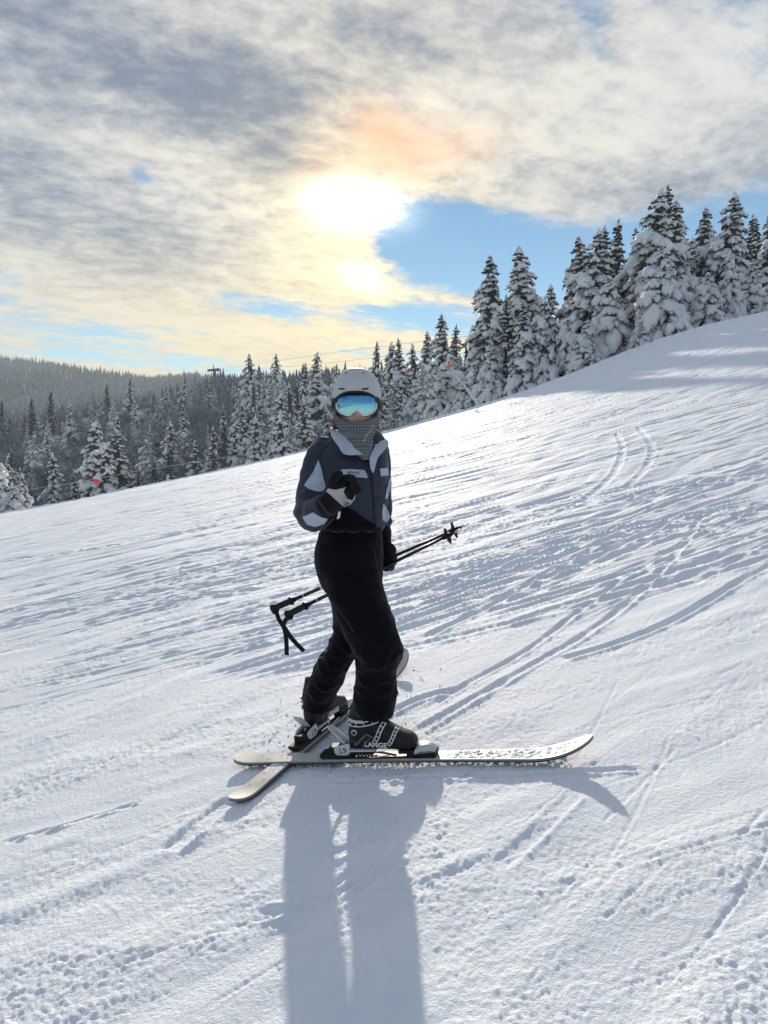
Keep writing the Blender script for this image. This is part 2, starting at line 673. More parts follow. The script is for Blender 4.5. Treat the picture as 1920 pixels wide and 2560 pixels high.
def carve(x, y, z):
    rs = random.Random(4)
    lines = []
    for pl, w, dp in TRACKS:
        P = np.array([G(a, b)[:2] for a, b in pl])
        lines.append((spline(P, 4), w, dp))
    # many older lines crossing the piste
    for i in range(420):
        d = 4.5 * (11.0 ** rs.random())
        u0 = rs.uniform(-0.8, 0.6)
        x0, y0 = u0 * d, d
        ang_ = R(rs.gauss(24, 9) + 16 * max(0, u0))
        ln = rs.uniform(0.25, 0.9) * d + 1.5
        cv = rs.uniform(-0.25, 0.25) / max(ln, 1)
        s = np.linspace(0, ln, 9)
        aa = ang_ + cv * s
        P = np.stack([x0 + np.cumsum(np.cos(aa)) * ln / 9, y0 + np.cumsum(np.sin(aa)) * ln / 9], 1)
        w = rs.uniform(0.012, 0.034) * (1 + d / 16)
        dp0 = w * rs.uniform(0.17, 0.36)
        lines.append((P, w, dp0))
        if rs.random() < 0.5:
            sp = rs.uniform(0.2, 0.5)
            lines.append((P + np.array([-math.sin(ang_), math.cos(ang_)]) * sp, w * rs.uniform(0.8, 1.1), dp0))
    for i in range(330):
        d = rs.uniform(1.7, 7.5)
        x0 = rs.uniform(-0.62, 0.62) * d
        ang_ = R(rs.choice([rs.gauss(20, 8), rs.gauss(44, 8)]))
        ln = rs.uniform(0.25, 1.3)
        s = np.linspace(0, ln, 5)
        aa = ang_ + rs.uniform(-0.2, 0.2) * s
        P = np.stack([x0 + np.cumsum(np.cos(aa)) * ln / 5, d + np.cumsum(np.sin(aa)) * ln / 5], 1)
        w = rs.uniform(0.004, 0.010)
        lines.append((P, w, w * rs.uniform(0.16, 0.34)))
    for P, w, dp in lines:
        m = w * 4
        sel = np.where((x > P[:, 0].min() - m) & (x < P[:, 0].max() + m) & (y > P[:, 1].min() - m) & (y < P[:, 1].max() + m))[0]
        if len(sel) == 0:
            continue
        q = np.stack([x[sel], y[sel]], 1)
        best = np.full(len(sel), 1e9)
        side = np.zeros(len(sel))
        prog = np.zeros(len(sel))
        for i in range(len(P) - 1):
            a, b = P[i], P[i + 1]
            ab = b - a
            L2 = ab @ ab + 1e-9
            t = np.clip(((q - a) @ ab) / L2, 0, 1)
            dv = q - a - t[:, None] * ab
            dd = np.hypot(dv[:, 0], dv[:, 1])
            up = dd < best
            best = np.where(up, dd, best)
            side = np.where(up, np.sign(ab[0] * dv[:, 1] - ab[1] * dv[:, 0]), side)
            prog = np.where(up, (i + t) / (len(P) - 1), prog)
        fade = np.clip(np.minimum(prog, 1 - prog) / 0.08, 0, 1)
        r = best / w
        nz = 0.8 + 0.3 * pn2(q[:, 0] * 9, q[:, 1] * 9, 5)
        groove = -np.clip((1.2 - r) * 2.2, 0, 1) * dp
        berm = np.exp(-((r - 1.5) / 0.38) ** 2) * dp * 0.9 * np.where(side < 0, 1.15, 0.45) * nz
        z[sel] += (groove + berm) * fade
    return z


def relief(x, y):
    """chopped snow, grooming lines and crumbs"""
    d = np.hypot(x, y)
    ca_, sa_ = math.cos(R(21)), math.sin(R(21))
    a = x * ca_ + y * sa_
    b = -x * sa_ + y * ca_
    cb, sb = math.cos(R(47)), math.sin(R(47))
    a2 = x * cb + y * sb
    b2 = -x * sb + y * cb
    wgt = np.clip(0.5 + 1.1 * pn2(x * 0.35, y * 0.35, 9) + 0.25 * (x > 0), 0, 1)
    wob = 0.3 * pn2(a * 0.5, b * 0.5, 8)
    far = sstep(d, 3.5, 12)
    z = 0.050 * pn2(x * 0.16, y * 0.22, 3) * sstep(d, 4, 14)
    # long furrows
    fur = pn2(a * 0.28, (b + wob) * 2.4, 1) * 0.018 + pn2(a * 0.6, (b + wob) * 5.5, 2) * 0.014 + pn2(a * 0.8, (b + wob) * 9.0, 17) * 0.009
    fur2 = pn2(a2 * 0.4, (b2 + wob) * 3.2, 6) * 0.017 + pn2(a2 * 0.9, (b2 + wob) * 7.5, 7) * 0.008
    z += (fur * (1 - wgt) + fur2 * wgt) * (0.5 + 0.85 * far)
    fx = pn2(a * 0.35, (b + wob) * 1.9, 15)
    z += -0.036 * far * np.clip(fx - 0.18, 0, 1) * (1 - wgt * 0.4) - 0.020 * far * np.clip(pn2(a * 0.7, (b + 0.5 * wob) * 4.2, 16) - 0.2, 0, 1)
    z += 0.020 * far * pn2(a * 0.22, (b + wob) * 1.35, 12)
    # clods: patches of churned snow
    patch = np.clip(0.80 + 1.2 * pn2(a * 0.7, b * 1.9, 14) + 0.8 * pn2(a * 2.5, b * 5, 18), 0.35, 1.5)
    near = 1 - 0.85 * sstep(d, 7, 20)
    for f, am, sd_ in ((3.5, 0.0045, 25), (7, 0.0030, 20), (14, 0.0013, 21), (29, 0.0017, 22), (58, 0.0023, 23), (105, 0.0020, 24)):
        aw = a + 0.35 / f * pn2(x * f * 0.5, y * f * 0.5, sd_ + 40)
        bw = b + 0.9 / f * pn2(x * f * 0.4, y * f * 0.4, sd_ + 60)
        n = pn2(aw * f * (0.45 if f < 20 else 0.75), bw * f * 1.15, sd_)
        n = np.where(n > 0, n, n * 0.6)
        z += am * n * patch * (near if f > 12 else 1 - 0.6 * sstep(d, 14, 30)) * 1.25
    cr = pn2(x * 22, y * 22, 30)
    z += 0.005 * np.clip(cr - 0.58, 0, 1) * patch * near * 2.0
    cr = pn2(x * 45, y * 45, 31)
    z += 0.0025 * np.clip(cr - 0.40, 0, 1) * patch * near * 2.0
    return z * (1 - sstep(y, CREST_Y - 1, CREST_Y + 6))


def ground():
    dense = np.linspace(R(-37), R(37), 700)
    rest = np.linspace(R(37), R(323), 90)[1:-1]
    th = np.concatenate([dense, rest])
    n = len(th)
    # rows: even in the picture near the viewer, thinning out with distance
    r1 = np.concatenate([[0.05, 0.5, 1.0], 1.42 * (62 / 1.42) ** (np.linspace(0, 1, 1000) ** 1.2)])
    r2 = 62 * (4200 / 62) ** np.linspace(0, 1, 110)[1:]
    r = np.concatenate([r1, r2])
    oy = -0.35
    RR, TT = np.meshgrid(r, th, indexing='ij')
    x = (RR * np.sin(TT)).ravel()
    y = (RR * np.cos(TT)).ravel() + oy
    z = base(x, y)
    near = np.where((np.hypot(x, y) < 75) & (y > -6))[0]
    zn = relief(x[near], y[near])
    zn = carve(x[near], y[near], zn)
    z[near] += zn
    m = len(r)
    i, j = np.meshgrid(np.arange(m - 1), np.arange(n), indexing='ij')
    k = (j + 1) % n
    F = np.stack([i * n + j, i * n + k, (i + 1) * n + k, (i + 1) * n + j], -1).reshape(-1, 4)[:, ::-1]
    V = np.stack([x, y, z], 1)
    c = np.array([[0, oy, float(base(0, oy))]])
    V = np.vstack([V, c])
    tri = np.stack([np.arange(n), (np.arange(n) + 1) % n, np.full(n, len(V) - 1), np.full(n, len(V) - 1)], 1)
    me = mesh('ground', V, F, M['snow'])
    o = obj('ground', me)
    tag(o, kind='structure')
    return o


M = {}


def snow_material():
    m, q, b = mat_new('snow')
    b.inputs['Roughness'].default_value = 0.75
    b.inputs['Specular IOR Level'].default_value = 0.12
    geo = q.node('ShaderNodeNewGeometry').outputs['Position']
    n1 = q.noise(geo, 3.0, 4, 0.6)
    col = q.mix(q.lin(n1, 0.3, 0.7), (0.745, 0.805, 0.90), (0.84, 0.88, 0.94))
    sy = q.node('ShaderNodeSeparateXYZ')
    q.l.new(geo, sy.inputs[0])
    # brushy forest floor on the far slopes, valley shade put into its dark colour
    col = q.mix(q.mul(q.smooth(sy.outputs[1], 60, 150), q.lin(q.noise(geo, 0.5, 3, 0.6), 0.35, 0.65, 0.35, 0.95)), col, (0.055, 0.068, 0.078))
    q.l.new(col, b.inputs['Base Color'])
    n2 = q.noise(geo, 70.0, 3, 0.7)
    n3 = q.noise(geo, 330.0, 2, 0.6)
    h = q.add(q.mul(n2, 0.008), q.mul(n3, 0.0030))
    bp = q.node('ShaderNodeBump')
    bp.inputs['Strength'].default_value = 0.8
    bp.inputs['Distance'].default_value = 1.0
    q.l.new(h, bp.inputs['Height'])
    q.l.new(bp.outputs[0], b.inputs['Normal'])
    return m


M['snow'] = snow_material()
ground()


# ------------------------------------------------------------------ tree materials
def needle_material(name, dark, frost, amount):
    m, q, b = mat_new(name)
    b.inputs['Roughness'].default_value = 0.8
    b.inputs['Specular IOR Level'].default_value = 0.2
    tcn = q.node('ShaderNodeTexCoord').outputs['Object']
    oi = q.node('ShaderNodeObjectInfo').outputs['Random']
    n = q.noise(tcn, 9.0, 4, 0.65)
    nb = q.noise(tcn, 1.3, 2, 0.5)
    f = q.smooth(q.add(n, q.mul(nb, 0.35), amount - 0.68), 0.40, 0.62)
    dk = q.mix(oi, dark, tuple(c * 1.7 for c in dark))
    q.l.new(q.mix(f, dk, frost), b.inputs['Base Color'])
    return m


def tree_snow_material():
    m, q, b = mat_new('tree_snow')
    b.inputs['Roughness'].default_value = 0.8
    b.inputs['Specular IOR Level'].default_value = 0.1
    tcn = q.node('ShaderNodeTexCoord').outputs['Object']
    n = q.noise(tcn, 14.0, 3, 0.6)
    big_ = q.noise(tcn, 4.0, 3, 0.6)
    col = q.mix(q.lin(big_, 0.35, 0.65), (0.74, 0.76, 0.80), (0.86, 0.87, 0.89))
    q.l.new(q.mix(q.smooth(n, 0.60, 0.70), col, (0.16, 0.18, 0.16)), b.inputs['Base Color'])
    bp = q.node('ShaderNodeBump')
    bp.inputs['Strength'].default_value = 0.7
    bp.inputs['Distance'].default_value = 0.12
    q.l.new(n, bp.inputs['Height'])
    q.l.new(bp.outputs[0], b.inputs['Normal'])
    return m


M['needles'] = needle_material('needles', (0.016, 0.026, 0.017), (0.50, 0.53, 0.55), 0.40)
M['needles_frost'] = needle_material('needles_frost', (0.035, 0.045, 0.035), (0.52, 0.56, 0.60), 0.54)
M['tree_snow'] = tree_snow_material()
M['bark'] = plain('bark', (0.075, 0.060, 0.050), 0.9, var=0.5, vscale=12)
M['frost_twig'] = needle_material('frost_twig', (0.032, 0.033, 0.036), (0.46, 0.51, 0.58), 0.505)


# ------------------------------------------------------------------ conifers
def ribbon(path, width, height, rs, ring=7, seedoff=0.0):
    """lumpy pillow of snow lying along a path"""
    m = len(path)
    th = np.linspace(0, 2 * np.pi, ring, endpoint=False)
    V = []
    for i in range(m):
        t = unit(path[min(i + 1, m - 1)] - path[max(i - 1, 0)])
        s = np.cross(t, [0, 0, 1.0])
        s = unit(s) if np.linalg.norm(s) > 0.05 else np.array([1.0, 0, 0])
        u = np.cross(s, t)
        k = i / (m - 1)
        env = math.sqrt(max(0.0, 1 - (2 * k - 1) ** 2)) ** 0.7
        env = max(env, 0.06)
        lump = 1 + 0.42 * rs.uniform(-1, 1)
        w, h = width * env * lump, height * env * (1 + 0.35 * rs.uniform(-1, 1))
        c = np.cos(th) * (1 + 0.22 * rs.uniform(-1, 1, ring))
        q = np.sin(th)
        q = np.where(q > 0, q * 1.15, q * 0.45) * (1 + 0.15 * rs.uniform(-1, 1, ring))
        V.append(path[i] + c[:, None] * s * w + q[:, None] * u * h + u * h * 0.30)
    V = np.vstack(V)
    F = []
    for i in range(m - 1):
        for j in range(ring):
            k = (j + 1) % ring
            F.append((i * ring + j, i * ring + k, (i + 1) * ring + k, (i + 1) * ring + j))
    return V, np.array(F)


class Acc:
    def __init__(self):
        self.V, self.F, self.n = [], [], 0

    def add(self, V, F):
        self.V.append(V)
        self.F.append(np.asarray(F) + self.n)
        self.n += len(V)

    def mesh(self, name, mat, smooth=True):
        return mesh(name, np.vstack(self.V), np.vstack(self.F), mat, smooth)


def make_spruce(seed, H=10.0, ratio=0.17, whorls=18, per=7, detail=2, load=1.0, droop=0.55, needle='needles', lean=0.0):
    rs = np.random.RandomState(seed)
    load *= 1.04 if detail > 1 else 0.95
    snow, need = Acc(), Acc()
    Rm = H * ratio
    ph = rs.rand() * 6.28
    twV, twF = [], []
    nt = 0

    def spray(p, d, length, wid):
        nonlocal nt
        d = unit(d)
        s = unit(np.cross(d, rs.randn(3)))
        e = unit(np.cross(d, s))
        tip = p + d * length
        midp = p + d * length * 0.45
        twV.extend([p, midp + s * wid, tip, midp - s * wid, midp + e * wid, midp - e * wid])
        twF.extend([(nt, nt + 1, nt + 2, nt + 3), (nt, nt + 4, nt + 2, nt + 5)])
        nt += 6

    def axis(t):
        return np.array([lean * t * t * H + 0.02 * H * math.sin(t * 5 + ph) * t, 0.02 * H * math.cos(t * 4 + ph) * t, t * H])

    nbt = int(whorls * per * 0.86)
    for b in range(nbt):
        if True:
            t = 0.045 + 0.935 * ((b + rs.uniform(-2, 2)) / nbt)
            t = min(max(t, 0.03), 0.985)
            taper = (1 - t) ** 0.80
            lob = 1 + 0.22 * math.sin(t * 23 + ph) * math.sin(b * 2.4 + ph)
            Lw = Rm * (taper * lob + 0.05)
            if t < 0.15:
                Lw *= 0.85
            a = ph + b * 2.39996 + rs.uniform(-0.5, 0.5)
            L = Lw * rs.choice([rs.uniform(0.5, 0.8), rs.uniform(0.8, 1.05), rs.uniform(1.0, 1.3)], p=[0.3, 0.45, 0.25])
            dirh = np.array([math.cos(a), math.sin(a), 0])
            up0 = rs.uniform(0.1, 0.45) + 0.5 * max(0, t - 0.6)
            dr = (droop * 1.5 + rs.uniform(-0.2, 0.4)) * (0.55 + 0.65 * (1 - t))
            p0 = axis(t)
            sd_ = np.array([-dirh[1], dirh[0], 0]) * rs.uniform(-0.25, 0.25)
            ns = 8 if detail > 1 else 6
            ss = np.linspace(0.10, 1.0, ns)
            path = np.array([p0 + (dirh + sd_ * s) * L * s + np.array([0, 0, L * (up0 * s - dr * s * s)]) for s in ss])
            wv = min(0.24 * L + 0.055, 0.52) * load
            if rs.rand() < 0.86 * min(1, load + 0.1):
                k0 = rs.randint(0, 2)
                snow.add(*ribbon(path[k0:], wv * rs.uniform(0.35, 1.15), wv * 0.62 * rs.uniform(0.5, 1.25), rs, 7 if detail > 1 else 5))
            # side boughs
            for k in range(4 if detail > 1 else 2):
                i = rs.randint(2, ns - 1)
                sg = 1 if k % 2 else -1
                dd = unit(dirh * 0.75 + sg * np.array([-dirh[1], dirh[0], 0]) * rs.uniform(0.6, 1.1))
                l2 = L * rs.uniform(0.22, 0.42)
                s4 = np.linspace(0, 1, 5)
                p2 = np.array([path[i] + dd * l2 * s + np.array([0, 0, -l2 * (0.25 * s + dr * 0.9 * s * s)]) for s in s4])
                if rs.rand() < 0.8 * load:
                    snow.add(*ribbon(p2, wv * rs.uniform(0.30, 0.62), wv * 0.42 * rs.uniform(0.6, 1.2), rs, 6 if detail > 1 else 5))
                for s in range(1, 5):
                    spray(p2[s] - [0, 0, 0.02], dd * 0.6 + np.array([0, 0, -0.8]) + rs.randn(3) * 0.35, L * rs.uniform(0.08, 0.20) + 0.06, 0.025 + 0.012 * L)
            # hanging twigs
            for s in range(1, ns):
                for q in range(4 if detail > 1 else 3):
                    sg = rs.choice([-1, 1])
                    d = dirh * rs.uniform(0.2, 1.0) + sg * np.array([-dirh[1], dirh[0], 0]) * rs.uniform(0.2, 1.0) + np.array([0, 0, -rs.uniform(0.1, 1.0)])
                    spray(path[s] + rs.randn(3) * 0.02 * L, d, L * rs.uniform(0.12, 0.30) + 0.08, 0.03 + 0.016 * L)
    # leader
    for k in range(14):
        spray(axis(0.93 + 0.07 * k / 14), [rs.randn(), rs.randn(), -0.15 + 0.3 * rs.rand()], 0.030 * H * rs.uniform(0.4, 0.9) * (1.25 - k / 14), 0.035)
    spray(axis(0.97), [lean, 0, 1], 0.045 * H, 0.04)
    lead = np.array([axis(s) for s in np.linspace(0.93, 1.015, 5)])
    snow.add(*ribbon(lead + rs.randn(5, 3) * 0.04, 0.13 * H / 10 * load, 0.13 * H / 10 * load, rs, 6))
    need.add(np.array(twV), np.array(twF))
    # dense inner foliage so that the sky does not shine through the stem
    nr, nsd = 15, 10
    core = []
    for i in range(nr):
        t = 0.04 + 0.9 * i / (nr - 1)
        for j in range(nsd):
            a = j * 2 * np.pi / nsd
            r = Rm * 0.47 * (1 - t) ** 0.9 * rs.uniform(0.55, 1.25) + 0.03
            core.append(axis(t) + np.array([math.cos(a) * r, math.sin(a) * r, rs.uniform(-0.1, 0.1) * H / nr]))
    F = [(i * nsd + j, i * nsd + (j + 1) % nsd, (i + 1) * nsd + (j + 1) % nsd, (i + 1) * nsd + j) for i in range(nr - 1) for j in range(nsd)]
    need.add(np.array(core), np.array(F))
    tv, tf = limb([axis(t) for t in np.linspace(-0.03, 0.99, 9)], [0.018 * H * (1 - 0.93 * k / 8) + 0.008 for k in range(9)], 7)
    trunk = mesh('trunk', tv, tf, M['bark'])
    return {'trunk': trunk, 'crown': need.mesh('crown', M[needle], False), 'snow_load': snow.mesh('snow_load', M['tree_snow']), 'H': H, 'R': Rm}


def make_bare(seed, H=8.0, spread=0.42):
    """leafless tree with every twig furred with frost"""
    rs = np.random.RandomState(seed)
    br, tw = Acc(), Acc()
    trunkV, trunkF = limb([(0, 0, -0.3), (0.05, 0.02, H * 0.2), (0.1, 0.0, H * 0.42)], [0.02 * H, 0.016 * H, 0.011 * H], 7)
    V, F = [], []
    nv = 0

    def seg(p, q, r0, r1, acc):
        t = unit(q - p)
        s = unit(np.cross(t, rs.randn(3)))
        e = np.cross(t, s)
        a = [s, -0.5 * s + 0.87 * e, -0.5 * s - 0.87 * e]
        acc.add(np.array([p + x * r0 for x in a] + [q + x * r1 for x in a]), [(0, 1, 4, 3), (1, 2, 5, 4), (2, 0, 3, 5)])

    def grow(p, d, L, lev):
        n = 3
        for i in range(n):
            d = unit(d + rs.randn(3) * 0.16 + np.array([0, 0, 0.05 if lev < 2 else -0.10]))
            q = p + d * L / n
            r = 0.011 * H * 0.52 ** lev
            seg(p, q, max(r, 0.020), max(r * 0.8, 0.014), br if lev < 3 else tw)
            p = q
            if lev < 4:
                for _ in range(2 if lev < 3 else 2):
                    grow(p, unit(d + rs.randn(3) * 0.62), L * rs.uniform(0.42, 0.66), lev + 1) if rs.rand() < (0.85 if lev < 3 else 0.70) else None
    for k in range(9):
        a = k * 0.7 + rs.rand()
        grow(np.array([0.05, 0, H * rs.uniform(0.10, 0.40)]), unit([math.cos(a) * spread * 2.4, math.sin(a) * spread * 2.4, 1.0]), H * 0.36, 1)
    return {'trunk': mesh('trunk', trunkV, trunkF, M['bark']), 'branches': br.mesh('branches', M['frost_twig']), 'crown': tw.mesh('crown', M['frost_twig'], False),
            'H': H * 0.95, 'R': H * 0.4}


HI = [make_spruce(1, ratio=0.19, whorls=19, per=8, load=1.15, droop=0.7),
      make_spruce(2, ratio=0.165, whorls=22, per=7, load=1.1, droop=0.65),
      make_spruce(3, ratio=0.23, whorls=16, per=8, load=1.5, droop=0.85),
      make_spruce(4, ratio=0.135, whorls=22, per=7, load=0.85, droop=0.45),
      make_spruce(5, ratio=0.30, whorls=12, per=8, load=1.55, droop=0.85, lean=0.01)]
LO = [make_spruce(21, ratio=0.17, whorls=15, per=6, detail=1, load=1.15),
      make_spruce(22, ratio=0.20, whorls=14, per=7, detail=1, load=1.35, droop=0.65),
      make_spruce(23, ratio=0.14, whorls=17, per=6, detail=1, load=0.7, needle='needles_frost'),
      make_spruce(24, ratio=0.17, whorls=15, per=6, detail=1, load=0.45, droop=0.4),
      make_spruce(25, ratio=0.20, whorls=13, per=6, detail=1, load=1.2, needle='needles_frost', droop=0.7)]
BARE = [make_bare(31), make_bare(32, spread=0.55), make_bare(33, spread=0.34)]

TREES = []


def plant(kind, proto, px, top, dist, wide=1.0, label=None, group=None, name=None, rot=None, sink=0.25, height=None, rs=random.Random(77)):
    """set a tree at photo column px, dist metres ahead; its tip reaches photo row top"""
    x = W(px, 1129, dist)[0]
    zb = float(base(x, dist)) - sink
    if height is None:
        zt = W(px, top, dist)[2]
        height = max(zt - zb, 2.0)
    s = height / proto['H']
    e = empty(name or ('bare_tree' if kind == 'bare' else 'spruce_tree'), (x, dist, zb))
    e.rotation_euler = (rs.uniform(-0.02, 0.02), rs.uniform(-0.02, 0.02), rs.uniform(0, 6.28) if rot is None else rot)
    e.scale = (s * wide, s * wide, s)
    tag(e, label, 'tree', group)
    for part in ('trunk', 'branches', 'crown', 'snow_load'):
        if part in proto:
            po = obj(part, proto[part], e)
            if part in ('snow_load', 'crown', 'branches'):
                po['kind'] = 'stuff'
    TREES.append((x, dist, height * proto['R'] / proto['H'] * wide))
    return e


# the stand along the upper edge of the piste
EDGE = [
    (1226, 640, 66, 1.00, 1, 'slim snow-laden spruce standing first in the tall stand right of the snow lance'),
    (1296, 622, 68, 1.05, 0, 'tall pointed spruce with drooping tiers, second spire of the tall stand'),
    (1306, 752, 60, 1.00, 1, 'short white spruce in front of the second spire of the tall stand'),
    (1362, 716, 60, 0.95, 0, 'mid-height snowy spruce just left of the big double-topped clump'),
    (1448, 588, 62, 1.00, 1, 'left top of the big double-topped spruce clump'),
    (1474, 580, 60, 1.15, 0, 'rounded snow-capped right top of the double-topped spruce clump'),
    (1504, 568, 67, 0.95, 3, 'thin spruce spire just behind the double-topped clump'),
    (1520, 554, 70, 0.95, 3, 'dark narrow spruce spire between double-topped clump and tallest spruce'),
    (1520, 690, 57, 1.00, 2, 'bushy spruce with big snow pillows below the thin spires'),
    (1462, 800, 55, 1.10, 4, 'low snow-smothered spruce at the foot of the double-topped clump'),
    (1622, 473, 64, 1.10, 0, 'tallest thick spruce of the stand with overlapping snow tiers'),
    (1664, 466, 70, 0.90, 3, 'dark narrow spruce with two tufts rising behind the tallest one'),
    (1680, 498, 66, 1.00, 1, 'tall spruce with long right-hand boughs next to the tallest one'),
    (1640, 606, 55, 0.95, 2, 'broad white spruce heaped with snow in front of the tallest one'),
    (1598, 780, 54, 0.9, 4, 'small snow-heaped spruce at the foot of the broad white one'),
    (1746, 515, 68, 1.00, 1, 'snowy spruce left of the dark-topped one against blue sky'),
    (1804, 492, 66, 1.05, 0, 'dark-topped wide spruce against the blue sky near the frame edge'),
    (1848, 540, 76, 0.85, 3, 'thin distant spruce spire right of the dark-topped one'),
    (1876, 545, 74, 0.9, 3, 'second thin spruce spire beside the frame edge'),
    (1908, 508, 68, 1.05, 1, 'tall dark spruce cut by the frame edge'),
    (1810, 640, 58, 0.72, 2, 'narrow white spruce cone in front of the dark-topped spruce'),
    (1756, 682, 56, 1.05, 4, 'short domed spruce with a thick snow cap at the piste edge'),
    (1862, 655, 61, 1.0, 2, 'snowy half-height spruce behind the tilted pole'),
    (1918, 690, 57, 0.95, 2, 'low snow-covered spruce at the frame edge beside the piste'),
    (1590, 570, 72, 1.0, 3, 'shaded spruce filling the gap left of the tallest one'),
    (1710, 600, 74, 1.0, 0, 'shaded spruce in the gap between tallest and blue-sky spruces'),
    (1410, 690, 66, 0.9, 3, 'shaded narrow spruce behind the mid-height one'),
    (1262, 740, 63, 0.9, 3, 'shaded narrow spruce between the first two spires of the stand'),
    (1960, 560, 60, 1.0, 0, 'spruce just beyond the frame edge'),
]
for px, top, d, w, p, lab in EDGE[:-1]:
    plant('spruce', HI[p], px, top, d, w * 1.32, lab, 'spruces along the upper piste edge')

# between the skier's helmet and the snow lance
MIDDLE = [
    (795, 882, 150, 1.0, 1, 0, 'dense pointed spruce above the wood just left of the helmet'),
    (762, 910, 160, 0.9, 0, 0, 'small spruce tip left of the dense pointed one by the helmet'),
    (935, 858, 118, 0.8, 0, 0, 'thin spruce spire rising just right of the helmet'),
    (972, 880, 112, 0.9, 3, 0, 'dark spruce left of the twin spires behind the helmet'),
    (988, 856, 108, 0.85, 0, 1, 'left of the twin spruce spires right of the helmet'),
    (1003, 848, 108, 0.85, 3, 1, 'right of the twin spruce spires right of the helmet'),
    (1030, 862, 115, 0.9, 1, 0, 'spruce tip between the twin spires and the single slender spire'),
    (1066, 828, 104, 0.85, 1, 1, 'single slender spruce spire left of the big twin-topped spruce'),
    (1108, 788, 92, 1.0, 1, 1, 'big snow-clad spruce behind the orange-topped snow lance'),
    (1134, 812, 90, 0.95, 3, 1, 'spruce with snow-weighted right top behind the snow lance'),
    (1166, 850, 118, 0.7, 3, 0, 'small far spruce tip in the gap left of the tall stand'),
    (1190, 800, 74, 0.85, 3, 1, 'narrow dark spruce at the left flank of the tall stand'),
    (1122, 884, 74, 1.1, 4, 1, 'spruce topped by a huge white snow dome behind the lance'),
    (1092, 920, 72, 0.9, 2, 1, 'snowy spruce left of the big snow dome'),
    (1040, 935, 82, 1.0, 2, 1, 'conical snow-plastered spruce midway between helmet and lance'),
    (990, 955, 84, 1.1, 0, 1, 'wide snowy spruce at the piste edge right of the helmet'),
    (955, 950, 88, 1.1, 1, 1, 'snowy spruce partly hidden by the helmet, on its right side'),
    (1160, 930, 66, 0.9, 2, 1, 'low snowy spruce crossed by the snow lance'),
    (1190, 905, 64, 1.0, 0, 1, 'drooping spruce right of the snow lance at the piste edge'),
    (1225, 850, 62, 1.0, 2, 1, 'stout snowy spruce at the foot of the tall stand'),
]
for px, top, d, w, p, hi, lab in MIDDLE:
    plant('spruce', (HI if hi else LO)[p], px, top, d, w * 1.25, lab, 'spruces between helmet and tall stand')

LEFT = [
    (625, 886, 190, 0.95, 1, 'tall lone spruce rising above the skyline left of the helmet'),
    (328, 942, 215, 0.95, 0, 'tall snowy spruce, taller of the two above the valley wood'),
    (273, 958, 215, 0.9, 3, 'dark spruce left of the taller valley spruce'),
    (130, 975, 215, 1.0, 3, 'dark shaded spruce above the round frosted trees'),
    (83, 992, 205, 0.9, 3, 'dark shaded spruce second from the frame edge'),
    (9, 998, 200, 0.9, 3, 'dark shaded spruce at the frame edge above the valley'),
    (490, 930, 235, 0.95, 2, 'frosted spruce just left of the lift tower'),
    (465, 934, 240, 0.9, 0, 'frosted spruce in front of the far ridge, second left of the tower'),
    (418, 962, 220, 1.1, 1, 'broad grey spruce in the middle of the valley wood'),
    (232, 975, 205, 0.9, 2, 'spruce with frosted tips between two dark valley spruces'),
    (240, 1055, 118, 1.1, 1, 'large snow-laden spruce above the red disc'),
    (295, 1075, 112, 1.1, 0, 'large snow-laden spruce right of the red disc'),
    (265, 1110, 104, 1.0, 1, 'snow-laden spruce directly behind the red disc'),
    (375, 1065, 116, 1.0, 2, 'snow-plastered spruce in mid valley right of the red disc'),
    (590, 1052, 120, 0.9, 1, 'slim snowy spruce at the piste edge left of the skier'),
    (645, 1015, 122, 0.9, 2, 'pale pointed spruce left of the shoulder at the piste edge'),
    (705, 985, 112, 1.0, 1, 'stout pale spruce left of the collar'),
    (765, 1000, 100, 1.0, 0, 'snowy spruce closest left of the neck'),
    (540, 960, 205, 0.9, 2, 'frosted spruce at the foot of the lift tower'),
    (690, 885, 235, 0.9, 1, 'pointed far spruce midway between lone spruce and helmet'),
]
for px, top, d, w, p, lab in LEFT:
    plant('spruce', LO[p], px, top, d, w * 1.3, lab, 'spruces of the valley wood')

# close snow-covered thicket at the lower left
for px, top, d, w, p, lab in [(-20, 1130, 58, 1.35, 4, 'heavily snowed spruce filling the lower left tree corner'),
                              (22, 1142, 60, 0.8, 1, 'narrow snowy spruce tip behind the corner spruce'),
                              (56, 1185, 61, 0.9, 0, 'small snowy spruce sloping down to the piste edge'),
                              (30, 1215, 56.5, 1.4, 4, 'lowest snow-heaped spruce at the left piste edge')]:
    plant('spruce', HI[p], px, top, d, w, lab, 'spruces at the lower left piste edge', sink=0.8)

# the rest of the valley wood
rs = random.Random(9)
placed = list(TREES)


FILLED = []


def free(x, d, r):
    return all((x - a) ** 2 + (d - b) ** 2 > (r + c * 0.55) ** 2 for a, b, c in placed)


